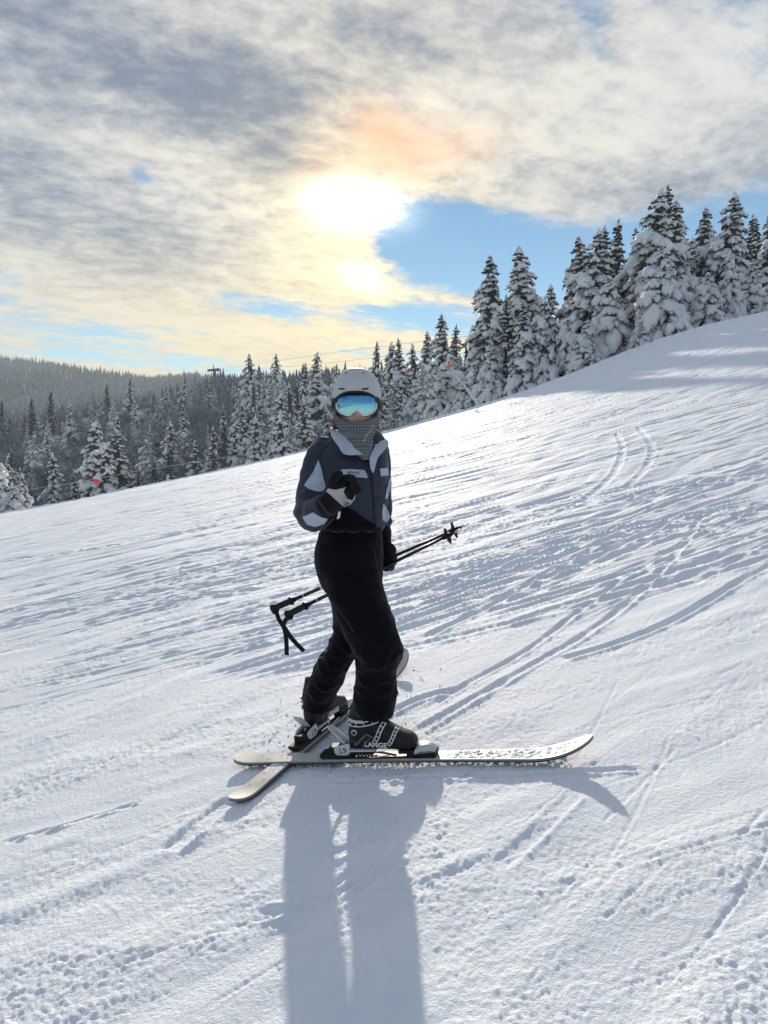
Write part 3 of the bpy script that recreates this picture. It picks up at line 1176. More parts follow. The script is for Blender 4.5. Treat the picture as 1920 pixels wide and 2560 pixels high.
def fill(n, pxr, dr, hr, bare_share, glabel, group, bl, bg, lo=LO, hcap=None):
    got = tries = 0
    while got < n and tries < n * 40:
        tries += 1
        d = dr[0] * (dr[1] / dr[0]) ** rs.random()
        px = rs.uniform(*pxr)
        x = W(px, 1129, d)[0]
        if not free(x, d, 0.9 * d / 110):
            continue
        bare = rs.random() < bare_share
        h = rs.uniform(*hr) * (0.72 if bare else 1.0)
        if hcap is not None:
            zt = W(px, hcap(px), d)[2] - float(base(x, d))
            h = min(h, zt * rs.uniform(0.8, 1.0))
            if h < 3:
                continue
        proto = rs.choice(BARE) if bare else rs.choice(lo)
        e = plant('bare' if bare else 'spruce', proto, px, 0, d, rs.uniform(0.9, 1.25) * (1.25 if bare else 1), bl if bare else glabel, bg if bare else group, height=h, sink=0.4)
        FILLED.append((e, bare, px, d, h))
        placed.append((x, d, h * 0.17))
        got += 1


def skyline(px):
    return np.interp(px, [-200, 0, 200, 400, 560, 680, 800, 1000, 1200], [1030, 1010, 985, 965, 935, 915, 900, 880, 860])


fill(92, (-80, 560), (90, 155), (9, 14), 0.55, 'snowy spruce in the lower shaded wood left of the skier', 'spruces of the lower shaded wood',
     'round frosted leafless tree in the lower shaded wood', 'frosted trees of the lower shaded wood', hcap=lambda px: skyline(px) + 55)
fill(105, (-80, 640), (155, 262), (9, 14), 0.45, 'snow-dusted spruce on the upper wooded slope left of the skier', 'spruces of the upper wooded slope',
     'pale frosted leafless tree on the upper wooded slope', 'frosted trees of the upper wooded slope', hcap=lambda px: skyline(px) + 14)
fill(40, (520, 860), (88, 240), (8, 13), 0.22, 'pale snowy spruce in the hazy wood left of the helmet', 'spruces in the hazy wood',
     'pale frosted leafless tree in the hazy wood left of the helmet', 'frosted trees in the hazy wood', hcap=skyline)
fill(24, (900, 1230), (72, 170), (7, 12), 0.15, 'snowy spruce in the wood between the helmet and the tall stand', 'spruces in the wood right of the helmet',
     'frosted leafless tree between the helmet and the tall stand', 'frosted trees right of the helmet', hcap=skyline)
fill(10, (1240, 1960), (66, 85), (8, 11), 0.0, 'shaded spruce deep inside the tall stand', 'spruces inside the tall stand', '', '')


# tell the wood's trees apart by what they stand next to
MARKS = [(9, 'dark edge spruce'), (130, 'dark shaded spruce'), (240, 'red disc'), (328, 'taller valley spruce'), (418, 'broad grey valley spruce'),
         (537, 'lift tower'), (625, 'lone tall spruce'), (705, 'stout pale spruce'), (795, 'spruce by the helmet'), (892, 'helmet'), (1003, 'twin spruce spires'), (1066, 'single slender spire'),
         (1124, 'orange lance top'), (1226, 'first tall spire'), (1296, 'second tall spire'), (1474, 'double-topped clump'), (1622, 'tallest spruce'), (1746, 'blue-sky spruce'), (1804, 'dark-topped spruce'), (1908, 'frame-edge spruce')]
ORD = ['nearest', 'second', 'third', 'fourth', 'fifth', 'sixth', 'seventh', 'eighth', 'ninth', 'tenth', 'eleventh', 'twelfth', 'thirteenth', 'fourteenth', 'fifteenth']
sets = {}
for e, bare, px, d, h in FILLED:
    mx, mn = min(MARKS, key=lambda m: abs(m[0] - px))
    row = 'front' if d < 110 else 'middle' if d < 165 else 'rear'
    sets.setdefault((bare, mn, 'left' if px < mx else 'right', row), []).append((abs(px - mx), e, h))
for (bare, mn, side, row), L in sets.items():
    for k, (_, e, h) in enumerate(sorted(L, key=lambda t: t[0])):
        kind = ('low frosted bare tree' if h < 7 else 'round frosted bare tree') if bare else ('short snowy spruce' if h < 9 else 'tall snowy spruce' if h > 11.5 else 'snowy spruce')
        e['label'] = f'{kind}, {ORD[k]} {side} of the {mn}, {row} rows'


# frosted brush filling the valley between the trees
def brush():
    rg = np.random.RandomState(14)
    n, bl = 1400, 34
    d = 84 * (262 / 84) ** rg.rand(n)
    u = rg.uniform(-0.60, 0.09, n)
    x0, y0 = u * d, d
    z0 = base(x0, y0) - 0.2
    hh = rg.uniform(1.2, 4.6, n)
    az_ = rg.rand(n, bl) * 6.283
    lean_ = rg.uniform(0.1, 1.15, (n, bl))
    ln = hh[:, None] * rg.uniform(0.45, 1.0, (n, bl))
    tip = np.stack([x0[:, None] + np.cos(az_) * np.sin(lean_) * ln, y0[:, None] + np.sin(az_) * np.sin(lean_) * ln, z0[:, None] + np.cos(lean_) * ln], -1)
    st = rg.uniform(0.0, 0.5, (n, bl))[..., None]
    root = np.stack([x0, y0, z0], 1)[:, None] * (1 - st) + tip * st
    wd = rg.uniform(0.06, 0.17, (n, bl))[..., None] * np.stack([-np.sin(az_), np.cos(az_), rg.uniform(-0.4, 0.4, (n, bl))], -1)
    mid_ = (root + tip) / 2 + np.array([0, 0, 0.12])
    V = np.stack([root, mid_ + wd, tip, mid_ - wd], 2).reshape(-1, 3)
    F = np.arange(n * bl * 4).reshape(-1, 4)
    o = obj('undergrowth', mesh('undergrowth', V, F, M['frost_twig'], False))
    tag(o, 'frosted brush filling the valley between the trees', 'undergrowth', kind='stuff')


brush()


# forest on the far slopes, too small to tell the parts apart
def far_forest():
    rg = np.random.RandomState(3)
    N = 26000
    d = 240 * (1500 / 240) ** (rg.rand(N) ** 0.7)
    u = rg.uniform(-0.66, 0.32, N)
    keep = np.where(u < -0.24, (d > 430) | ((d > 300) & (rg.rand(N) < 0.4)), (d > 260) & (u < 0.12) | (d > 430))
    d, u = d[keep], u[keep]
    N = len(d)
    x, y = u * d, d
    z = base(x, y) - 0.4
    h = rg.uniform(7.0, 13.5, N) * np.where(rg.rand(N) < 0.06, 1.3, 1.0)
    h = np.where(d < 400, h * 0.8, h)
    r = h * rg.uniform(0.13, 0.21, N)
    k = 5
    Vs = []
    for t, (b0, b1, rr) in enumerate(((0.02, 0.62, 1.0), (0.36, 1.0, 0.62))):
        ang_ = rg.rand(N) * 6
        for j in range(k):
            q = ang_ + j * 2 * np.pi / k
            w = r * rr * rg.uniform(0.6, 1.2, N)
            Vs.append(np.stack([x + np.cos(q) * w, y + np.sin(q) * w, z + h * (b0 + rg.uniform(-0.05, 0.05, N))], 1))
        Vs.append(np.stack([x + rg.uniform(-0.2, 0.2, N), y, z + h * b1], 1))
    V = np.stack(Vs, 1).reshape(-1, 3)
    f1 = np.array([(j, (j + 1) % k, k) for j in range(k)] + [(k + 1 + j, k + 1 + (j + 1) % k, 2 * k + 1) for j in range(k)])
    F = (np.arange(N)[:, None, None] * (2 * k + 2) + f1[None]).reshape(-1, 3)
    m, q, b = mat_new('far_forest')
    b.inputs['Roughness'].default_value = 0.9
    b.inputs['Specular IOR Level'].default_value = 0.1
    geo = q.node('ShaderNodeNewGeometry').outputs['Position']
    nn = q.noise(geo, 0.9, 3, 0.7)
    nb = q.noise(geo, 0.012, 2, 0.5)
    q.l.new(q.mix(q.smooth(q.add(nn, q.mul(nb, 0.4)), 0.50, 0.90), (0.030, 0.042, 0.046), (0.30, 0.35, 0.40)), b.inputs['Base Color'])
    o = obj('far_forest', mesh('far_forest', V, F, m, False))
    tag(o, 'frosted conifer forest covering the distant hills', 'forest', kind='stuff')


far_forest()


# ------------------------------------------------------------------ clothing materials
def cloth(name, col, rough=0.75, weave=900.0, bump=0.25, var=0.18, spec=0.3):
    m, q, b = mat_new(name)
    b.inputs['Roughness'].default_value = rough
    b.inputs['Specular IOR Level'].default_value = spec
    b.inputs['Sheen Weight'].default_value = 0.08
    oc = q.node('ShaderNodeTexCoord').outputs['Object']
    n = q.noise(oc, 22.0, 4, 0.6)
    q.l.new(q.mix(q.lin(n, 0.3, 0.7), tuple(c * (1 - var) for c in col), tuple(c * (1 + var) for c in col)), b.inputs['Base Color'])
    n1 = q.noise(oc, 14.0, 4, 0.55, 0.6)
    n2 = q.noise(oc, weave, 2, 0.5)
    h = q.add(q.mul(n1, 0.010), q.mul(n2, 0.0006))
    bp = q.node('ShaderNodeBump')
    bp.inputs['Strength'].default_value = bump
    bp.inputs['Distance'].default_value = 1.0
    q.l.new(h, bp.inputs['Height'])
    q.l.new(bp.outputs[0], b.inputs['Normal'])
    return m


M['navy'] = cloth('navy_nylon', (0.018, 0.025, 0.046), 0.62, bump=0.6)
M['pale'] = cloth('pale_blue_nylon', (0.38, 0.45, 0.55), 0.65, var=0.08, bump=0.4)
M['black_cloth'] = cloth('black_trousers', (0.0035, 0.004, 0.006), 0.85, spec=0.06, bump=0.5)
M['glove'] = cloth('glove_black', (0.007, 0.007, 0.008), 0.75, weave=500, spec=0.12)
M['glove_palm'] = cloth('glove_pale', (0.42, 0.42, 0.41), 0.75, var=0.1)
M['skin'] = plain('skin', (0.46, 0.27, 0.21), 0.55, var=0.12, vscale=60)
M['lip'] = plain('lips', (0.38, 0.16, 0.14), 0.5)
M['hair'] = plain('hair', (0.20, 0.075, 0.035), 0.6, var=0.4, vscale=120)
M['helmet'] = plain('helmet_shell', (0.47, 0.49, 0.50), 0.5, var=0.04, vscale=40, bump=0.15, bscale=900)
M['dark_trim'] = plain('dark_rubber', (0.018, 0.018, 0.020), 0.7)
M['liner'] = plain('ear_pad', (0.14, 0.15, 0.155), 0.9, var=0.15, vscale=60, bump=0.3)
M['frame_white'] = plain('goggle_frame', (0.62, 0.70, 0.74), 0.35)
M['steel'] = plain('buckle_metal', (0.62, 0.64, 0.66), 0.35, metal=0.55)
M['boot'] = plain('boot_plastic', (0.010, 0.0095, 0.008), 0.42, spec=0.3, var=0.15, vscale=25)
M['boot_grey'] = plain('boot_print', (0.085, 0.080, 0.072), 0.5)
M['white_plastic'] = plain('white_plastic', (0.52, 0.54, 0.57), 0.4, var=0.06)
M['ink'] = plain('dark_print', (0.035, 0.045, 0.065), 0.7)
M['print_white'] = plain('white_print', (0.72, 0.74, 0.76), 0.5)
M['clog'] = M['snow']


def lens_material():
    m, q, b = mat_new('mirror_lens')
    b.inputs['Metallic'].default_value = 1.0
    b.inputs['Roughness'].default_value = 0.06
    gen = q.node('ShaderNodeTexCoord').outputs['Generated']
    sp = q.node('ShaderNodeSeparateXYZ')
    q.l.new(gen, sp.inputs[0])
    q.l.new(q.mix(q.smooth(sp.outputs[2], 0.15, 0.85), (0.34, 0.74, 0.70), (0.10, 0.36, 0.68)), b.inputs['Base Color'])
    return m


M['lens'] = lens_material()


def plaid_material():
    m, q, b = mat_new('plaid_knit')
    b.inputs['Roughness'].default_value = 0.9
    b.inputs['Specular IOR Level'].default_value = 0.15
    uv = q.node('ShaderNodeTexCoord').outputs['UV']
    sp = q.node('ShaderNodeSeparateXYZ')
    q.l.new(uv, sp.inputs[0])
    nz = q.noise(uv, 6.0, 2, 0.5)
    a = q.m('FRACT', q.add(q.mul(sp.outputs[0], 44.0), q.mul(nz, 0.9)))
    c = q.m('FRACT', q.add(q.mul(sp.outputs[1], 15.0), q.mul(nz, 0.9)))
    la, lc = q.smooth(q.m('ABSOLUTE', q.m('SUBTRACT', a, 0.5)), 0.34, 0.22), q.smooth(q.m('ABSOLUTE', q.m('SUBTRACT', c, 0.5)), 0.34, 0.22)
    s = q.add(q.mul(la, 0.5), q.mul(lc, 0.5))
    col = q.mix(s, (0.21, 0.225, 0.24), (0.085, 0.092, 0.102))
    q.l.new(col, b.inputs['Base Color'])
    bp = q.node('ShaderNodeBump')
    bp.inputs['Strength'].default_value = 0.5
    bp.inputs['Distance'].default_value = 0.004
    q.l.new(q.noise(uv, 60.0, 3, 0.6), bp.inputs['Height'])
    q.l.new(bp.outputs[0], b.inputs['Normal'])
    return m


M['plaid'] = plaid_material()

# ------------------------------------------------------------------ where the skier stands
BOOT_R = G(965, 1908)                 # boot near the camera
BOOT_L = G(822, 1824)                 # boot behind
D0 = BOOT_R[1] + 0.03                 # body distance
MPP = D0 / FPX                        # metres per photo pixel at the body
person = empty('person', tuple(BOOT_R))
tag(person, 'skier in navy jacket, black trousers, grey helmet and mirrored goggles, facing the camera', 'person')
P_OFF = np.array(BOOT_R)


def part(name, me, parent=None):
    """part of the skier: mesh given in world space"""
    me.transform(Matrix.Translation(Vector(-P_OFF)))
    return obj(name, me, person if parent is None else parent)


def rows(tab, k=5, n=28, p=2.2, cap=True, dz=None):
    """tab rows: left px, right px, row px, distance, half depth (m), [tilt of the row in px]"""
    T = spline([list(t) + [0] * (6 - len(t)) for t in tab], k)
    rings = []
    for l, r, y, d, th, tilt in T:
        a, b = W(l, y + tilt, d), W(r, y - tilt, d)
        rings.append(((a + b) / 2, (b - a) / 2, np.array([0, th, 0])))
    return loft(rings, n, cap, p)


def folds(V, N, amp, scale, stretch, seed, mask=None):
    """soft creases pushed along the normals"""
    P = V * np.asarray(stretch)[None] * scale
    P = P + 0.35 * np.stack([pn3(P * 0.7, seed + 1), pn3(P * 0.7, seed + 2), pn3(P * 0.7, seed + 3)], 1)
    r = 1 - 2 * np.abs(pn3(P, seed))
    d = amp * (0.7 * r + 0.5 * pn3(P * 2.3, seed + 5))
    if mask is not None:
        d = d * mask
    return V + N * d[:, None]


# ------------------------------------------------------------------ trousers
dR, dL = BOOT_R[1], BOOT_L[1]
mb = MB()
mb.add(*rows([(812, 952, 1296, D0 + .06, .10), (805, 955, 1318, D0 + .06, .115), (795, 956, 1345, D0 + .06, .135), (787, 957, 1378, D0 + .06, .15), (788, 957, 1412, D0 + .06, .15),
              (797, 955, 1445, D0 + .06, .14), (815, 950, 1480, D0 + .06, .12)]))
mb.add(*rows([(800, 952, 1425, D0 + .02, .12), (812, 956, 1460, D0 + .0, .12), (826, 968, 1500, D0 - .03, .115), (843, 983, 1542, D0 - .05, .11), (860, 996, 1582, D0 - .06, .105),
              (878, 1004, 1612, D0 - .06, .10), (890, 1006, 1640, D0 - .05, .10), (893, 994, 1662, D0 - .03, .095), (890, 990, 1700, D0 - .01, .092), (887, 990, 1738, D0, .092),
              (886, 986, 1766, D0, .092), (893, 978, 1788, D0, .085)]))
mb.add(*rows([(806, 925, 1430, D0 + .13, .12), (822, 925, 1480, D0 + .17, .12), (832, 925, 1530, D0 + .17, .115), (833, 918, 1575, D0 + .18, .11), (826, 908, 1605, D0 + .19, .105),
              (810, 893, 1632, D0 + .20, .10), (792, 876, 1660, D0 + .22, .10), (777, 858, 1695, D0 + .25, .10), (766, 844, 1722, (D0 + .25 + dL - .08) / 2, .11), (759, 836, 1748, dL - .08, .12), (760, 832, 1766, dL - .08, .115)]))
V, N, F = remesh(mb, 0.0065, 5)
zk = W(960, 1640, D0)[2]
mask = 0.55 + 0.9 * np.exp(-((V[:, 2] - zk) / 0.12) ** 2) + 0.9 * np.exp(-((V[:, 2] - W(960, 1755, D0)[2]) / 0.07) ** 2)
V = folds(V, N, 0.0085, 9.0, (1.2, 1.2, 1.5), 3, mask)
trousers = part('trousers', mesh('trousers', V, F, M['black_cloth']))
# side seam of the near leg
bvhT = BVHTree.FromPolygons(V.tolist(), F.tolist())


def project(bv, pts, off, dirn=None):
    """drop photo points on a garment along the line of sight, lifted by off"""
    out = []
    for px, py in pts:
        o = np.array([0, 0, CAM_Z])
        d = unit(ray(px, py))
        h = bv.ray_cast(Vector(o), Vector(d))
        if h[0] is None:
            out.append(None)
        else:
            n = np.array(h[1])
            if n @ d > 0:
                n = -n
            out.append(np.array(h[0]) + n * off)
    return out


def patch(poly, bv, off=0.003, step=3.0, thick=0.003):
    """cloth panel of the given outline following the garment below it"""
    import bmesh
    from mathutils.geometry import delaunay_2d_cdt
    poly = np.array(poly, float)
    # subdivide outline
    out = []
    for i in range(len(poly)):
        a, b = poly[i], poly[(i + 1) % len(poly)]
        k = max(1, int(np.linalg.norm(b - a) / step))
        out += [a + (b - a) * j / k for j in range(k)]
    nb = len(out)
    pts = list(out)
    mn, mx = poly.min(0), poly.max(0)

    def inside(x, y):
        c = False
        j = len(poly) - 1
        for i in range(len(poly)):
            xi, yi = poly[i]
            xj, yj = poly[j]
            if (yi > y) != (yj > y) and x < (xj - xi) * (y - yi) / (yj - yi + 1e-9) + xi:
                c = not c
            j = i
        return c
    O = np.array(out)
    yy = mn[1] + step / 2
    while yy < mx[1]:
        xx = mn[0] + step / 2
        while xx < mx[0]:
            if inside(xx, yy) and np.min(np.hypot(O[:, 0] - xx, O[:, 1] - yy)) > step * 0.6:
                pts.append(np.array([xx, yy]))
            xx += step
        yy += step
    res = delaunay_2d_cdt([Vector(p) for p in pts], [], [list(range(nb))], 1, 1e-4)
    P2, tris = [tuple(v) for v in res[0]], res[2]
    top = project(bv, P2, off)
    good = [t for t in top if t is not None]
    if not good:
        return None
    md = np.median([g_[1] for g_ in good])
    for i, t in enumerate(top):
        if t is None or abs(t[1] - md) > 0.25:
            # outside the garment's outline: take the nearest hit
            dd = [(np.hypot(P2[i][0] - P2[j][0], P2[i][1] - P2[j][1]), j) for j in range(len(P2)) if top[j] is not None and abs(top[j][1] - md) <= 0.25 and j != i]
            j = min(dd)[1]
            top[i] = W(P2[i][0], P2[i][1], top[j][1])
    top = np.array(top)
    view = np.array([unit(p - np.array([0, 0, CAM_Z])) for p in top])
    bot = top + view * thick
    n = len(top)
    F = [[t[0], t[1], t[2]] for t in tris] + [[t[2] + n, t[1] + n, t[0] + n] for t in tris]
    from collections import Counter
    ec = Counter()
    dirs = {}
    for t in tris:
        for a, b in ((t[0], t[1]), (t[1], t[2]), (t[2], t[0])):
            ec[frozenset((a, b))] += 1
            dirs[frozenset((a, b))] = (a, b)
    for e, c in ec.items():
        if c == 1:
            a, b = dirs[e]
            F.append([b, a, a + n, b + n])
    return np.vstack([top, bot]), F


def tube_on(bv, pts, r, off=0.001, k=6, n=6):
    T = spline(pts, k)
    P = [p for p in project(bv, T, off) if p is not None]
    return limb(P, [r] * len(P), n)


v_, f_ = tube_on(bvhT, [(806, 1455), (822, 1490), (842, 1518), (866, 1550), (884, 1580)], 0.0022)
part('seam', mesh('seam', v_, f_, M['navy']), trousers)
v_, f_ = tube_on(bvhT, [(935, 1375), (940, 1405), (948, 1440), (950, 1470)], 0.0022)
part('seam', mesh('seam', v_, f_, M['navy']), trousers)

# ------------------------------------------------------------------ jacket
mb = MB()
mb.add(*rows([(842, 942, 1078, D0 + .03, .070), (828, 955, 1092, D0 + .03, .085), (806, 966, 1110, D0 + .03, .105), (792, 968, 1135, D0 + .02, .12), (788, 970, 1170, D0 + .01, .13),
              (790, 970, 1210, D0 + .01, .13), (796, 967, 1250, D0 + .02, .125), (803, 962, 1285, D0 + .03, .12), (806, 958, 1312, D0 + .04, .125), (808, 956, 1322, D0 + .05, .115)]))
# arm with the raised hand
px2 = [(812, 1128, D0 + .02, .058), (797, 1160, D0 - .01, .062), (788, 1200, D0 - .04, .062), (780, 1240, D0 - .07, .064), (775, 1272, D0 - .10, .064), (780, 1284, D0 - .14, .060),
       (795, 1282, D0 - .20, .055), (808, 1274, D0 - .25, .049)]
T = spline(px2, 5)
mb.add(*limb([W(a, b, c) for a, b, c, r in T], [r for a, b, c, r in T], 20, round_ends=True))
# arm with the poles
px3 = [(934, 1125, D0 + .08, .058), (944, 1155, D0 + .10, .055), (949, 1200, D0 + .13, .050), (951, 1245, D0 + .16, .047), (953, 1280, D0 + .17, .043), (957, 1312, D0 + .17, .036)]
T = spline(px3, 5)
mb.add(*limb([W(a, b, c) for a, b, c, r in T], [r for a, b, c, r in T], 20, round_ends=True))
V, N, F = remesh(mb, 0.0055, 5)
zw = W(960, 1300, D0)[2]
mask = 0.6 + 1.0 * np.exp(-((V[:, 2] - zw) / 0.07) ** 2) + 0.8 * np.exp(-((V[:, 0] - W(785, 1275, D0 - .1)[0]) / 0.07) ** 2)
V = folds(V, N, 0.0065, 9.0, (1.0, 1.0, 1.5), 13, mask)
V = folds(V, N, 0.006, 5.0, (2.0, 1.0, 0.8), 31)
jacket = part('jacket', mesh('jacket', V, F, M['navy']))
bvhJ = BVHTree.FromPolygons(V.tolist(), F.tolist())


def panel(name, poly, mat, off=0.003, step=3.0, thick=0.003, bv=None, parent=None):
    V, F = patch(poly, bvhJ if bv is None else bv, off, step, thick)
    return part(name, mesh(name, V, F, mat), jacket if parent is None else parent)


panel('sleeve_panel', [(796, 1150), (806, 1182), (815, 1215), (806, 1229), (790, 1229), (773, 1224), (761, 1214), (768, 1202), (784, 1180)], M['pale'])
panel('sleeve_panel', [(757, 1292), (784, 1280), (800, 1290), (820, 1296), (812, 1308), (788, 1316), (768, 1310)], M['pale'])
chest = panel('chest_panel', [(853, 1174), (880, 1173), (911, 1175), (916, 1184), (918, 1195), (884, 1192), (851, 1191)], M['pale'], 0.004)
panel('chest_panel', [(948, 1172), (968, 1169), (969, 1188), (951, 1191)], M['pale'], 0.004)
panel('sleeve_panel', [(973, 1192), (977, 1195), (974, 1225), (966, 1248), (961, 1246), (966, 1218)], M['pale'])
panel('sleeve_panel', [(957, 1258), (963, 1266), (971, 1278), (974, 1294), (966, 1308), (955, 1300), (953, 1280)], M['pale'])


def letters(name, txt, width_px, at, bv, mat, parent, bold=0.0, rot=0.0, off=0.006, skew=0.0):
    """flat lettering laid on a garment"""
    V, F = text_geo(txt, 1.0, 0.0, bold)
    w = V[:, 0].max() - V[:, 0].min()
    s = width_px / w
    c, q = math.cos(R(rot)), math.sin(R(rot))
    P = [(at[0] + (x * c - y * q + y * skew) * s, at[1] - (x * q + y * c) * s) for x, y, z in V]
    H = project(bv, P, off)
    H = [h if h is not None else W(p[0], p[1], D0) for h, p in zip(H, P)]
    return part(name, mesh(name, np.array(H), F, mat, False), parent)


letters('lettering', 'Columbia', 24, (887, 1181.5), bvhJ, M['ink'], chest, 0.02)
letters('lettering', 'SPORTSWEAR', 12, (891, 1187.2), bvhJ, M['ink'], chest, 0.02)
dia = []
for a, b in ((0, 0), (2.2, 2.2), (-2.2, 2.2), (0, 4.4)):
    pass
md_ = MB()
for cx_, cy_ in ((872.3, 1179.1), (870.2, 1181.2), (874.4, 1181.2), (872.3, 1183.3)):
    q_ = project(bvhJ, [(cx_ + 1.7, cy_), (cx_, cy_ - 1.7), (cx_ - 1.7, cy_), (cx_, cy_ + 1.7)], 0.006)
    md_.add(np.array(q_), [[0, 1, 2, 3]])
part('emblem', mesh('emblem', md_.verts(), md_.F, M['ink'], False), chest)

panel('waist_dark', [(812, 1306), (826, 1290), (845, 1276), (868, 1268), (886, 1276), (905, 1290), (930, 1308), (951, 1318), (952, 1326), (880, 1328), (811, 1326)], M['black_cloth'], 0.004, 4.0, 0.004)  # black area laid over the lower front of the jacket
# storm flap, zip line and snaps
panel('storm_flap', [(924, 1140), (937, 1140), (941, 1180), (946, 1240), (951, 1300), (952, 1316), (938, 1318), (934, 1260), (928, 1190)], M['navy'], 0.006, 4.0, 0.006)
v_, f_ = tube_on(bvhJ, [(923, 1135), (927, 1180), (933, 1250), (938, 1310)], 0.0022, 0.003)
part('zip', mesh('zip', v_, f_, M['dark_trim']), jacket)
for a, b in ((941, 1244), (947, 1246), (936, 1150)):
    c_ = project(bvhJ, [(a, b)], 0.008)[0]
    v_, f_ = limb([c_ + [0, .004, 0], c_ - [0, .001, 0]], [0.0055, 0.0045], 10, ref=(0, 0, 1))
    part('snap_button', mesh('snap_button', v_, f_, M['dark_trim']), jacket)
# raglan seams
for pts in ([(842, 1093), (820, 1112), (803, 1135), (796, 1152)], [(815, 1216), (817, 1245), (818, 1262)]):
    v_, f_ = tube_on(bvhJ, pts, 0.0018, 0.001)
    part('seam', mesh('seam', v_, f_, M['dark_trim']), jacket)


# collar: stands open round the neck, lapels folded out
def sheet(rowsP, mat, name, thick=0.006, parent=None):
    """rows of photo points (px, py, distance) joined to a thick cloth sheet"""
    A = [spline(r, 5) for r in rowsP]
    m, n = len(A), len(A[0])
    B = np.stack(A)                                    # m x n x 3
    S = np.stack([spline(B[:, j], 4) for j in range(n)], 1)
    m2 = S.shape[0]
    P = np.array([[W(*S[i, j]) for j in range(n)] for i in range(m2)])
    P = P.reshape(-1, 3)
    ids = np.arange(m2 * n).reshape(m2, n)
    F = np.stack([ids[:-1, :-1], ids[:-1, 1:], ids[1:, 1:], ids[1:, :-1]], -1).reshape(-1, 4)
    me = mesh(name, P, F, mat)
    o = part(name, me, parent)
    so = o.modifiers.new('thickness', 'SOLIDIFY')
    so.thickness = thick
    so.offset = 0
    return o


d = D0
collar = sheet([[(822, 1074, d + .00), (832, 1096, d - .06), (846, 1116, d - .105), (862, 1136, d - .135), (902, 1137, d - .14), (915, 1138, d - .13)],
                [(828, 1071, d + .01), (840, 1088, d - .055), (856, 1104, d - .095), (872, 1121, d - .125), (896, 1130, d - .135), (914, 1136, d - .13)],
                [(836, 1073, d + .02), (852, 1082, d - .045), (868, 1096, d - .085), (884, 1110, d - .115), (899, 1123, d - .128), (913, 1135, d - .125)]], M['pale'], 'collar', parent=jacket)
sheet([[(930, 1076, d + .02), (934, 1096, d - .03), (936, 1116, d - .07), (930, 1130, d - .105), (924, 1146, d - .13), (926, 1172, d - .14)],
       [(946, 1085, d + .02), (953, 1101, d - .02), (954, 1117, d - .06), (945, 1132, d - .095), (934, 1150, d - .125), (930, 1178, d - .14)],
       [(956, 1093, d + .02), (970, 1105, d + .00), (968, 1116, d - .04), (957, 1130, d - .08), (943, 1148, d - .115), (933, 1182, d - .135)]], M['pale'], 'collar', parent=jacket)
# dark edge of the collar behind the neck
sheet([[(824, 1073, d + .00), (838, 1066, d + .10), (880, 1062, d + .14), (925, 1066, d + .12), (946, 1082, d + .03)],
       [(822, 1090, d - .01), (834, 1088, d + .10), (880, 1086, d + .145), (930, 1086, d + .12), (955, 1098, d + .03)]], M['navy'], 'collar_back', parent=jacket)
v_, f_ = tube_on(bvhJ, [(942, 1148), (949, 1137), (956, 1128)], 0.0028, 0.014)
part('piping', mesh('piping', v_, f_, M['navy']), jacket)

# ------------------------------------------------------------------ body: head, neck and trunk under the clothes
DH = D0 - 0.01
mb = MB()
mb.add(*rows([(868, 916, 935, DH, .05), (850, 934, 950, DH, .08), (846, 938, 985, DH, .095), (847, 937, 1015, DH, .095), (850, 934, 1036, DH - .005, .092), (858, 926, 1052, DH - .01, .085),
              (868, 917, 1066, DH - .015, .07), (876, 909, 1073, DH - .02, .05)], n=26, p=2.0))
mb.add(*limb([W(892, 1040, DH + .03), W(893, 1080, DH + .04), W(894, 1110, D0 + .04)], [.055, .055, .06], 16))
mb.add(*rows([(850, 940, 1110, D0 + .04, .06), (825, 950, 1140, D0 + .03, .085), (820, 950, 1220, D0 + .03, .09), (825, 945, 1300, D0 + .05, .085), (815, 945, 1400, D0 + .06, .10), (830, 940, 1450, D0 + .06, .09)]))
mb.add(*limb([W(850, 1440, D0 + .0), W(925, 1610, D0 - .06), W(938, 1760, D0)], [.07, .055, .04], 12))
mb.add(*limb([W(870, 1440, D0 + .13), W(868, 1590, D0 + .19), W(835, 1660, D0 + .22), W(806, 1750, dL - .05)], [.06, .045, .04, .03], 12))
mb.add(*limb([W(815, 1130, D0 + .02), W(778, 1270, D0 - .1), W(815, 1265, D0 - .27)], [.04, .035, .028], 12))
mb.add(*limb([W(932, 1130, D0 + .08), W(951, 1250, D0 + .16), W(962, 1370, D0 + .18)], [.038, .032, .026], 12))
# nose, cheeks, lips, chin
ns_ = [W(893, 1010, DH - .085), W(893, 1026, DH - .105), W(893.5, 1036, DH - .112), W(893.5, 1041, DH - .095)]
mb.add(*limb(ns_, [.010, .013, .015, .010], 10, round_ends=True))
for sx in (-1, 1):
    mb.add(*limb([W(893 + sx * 7, 1038, DH - .095), W(893 + sx * 5, 1040, DH - .10)], [.008, .008], 8, round_ends=True))
    mb.add(*limb([W(893 + sx * 22, 1032, DH - .068), W(893 + sx * 20, 1042, DH - .062)], [.022, .02], 10, round_ends=True))
mb.add(*limb([W(893, 1060, DH - .082), W(893, 1066, DH - .078)], [.018, .016], 10, round_ends=True))
V, N, F = remesh(mb, 0.0062, 3)
body = part('body', mesh('body', V, F, M['skin']))
bvhB = BVHTree.FromPolygons(V.tolist(), F.tolist())
v_, f_ = patch([(883, 1049), (889, 1047.5), (893, 1048.2), (898, 1047.5), (904, 1049), (898, 1052.5), (893, 1053.2), (888, 1052.5)], bvhB, 0.002, 2.0, 0.003)
part('mouth', mesh('mouth', v_, f_, M['lip']), body)
hm = MB()
rh = np.random.RandomState(8)
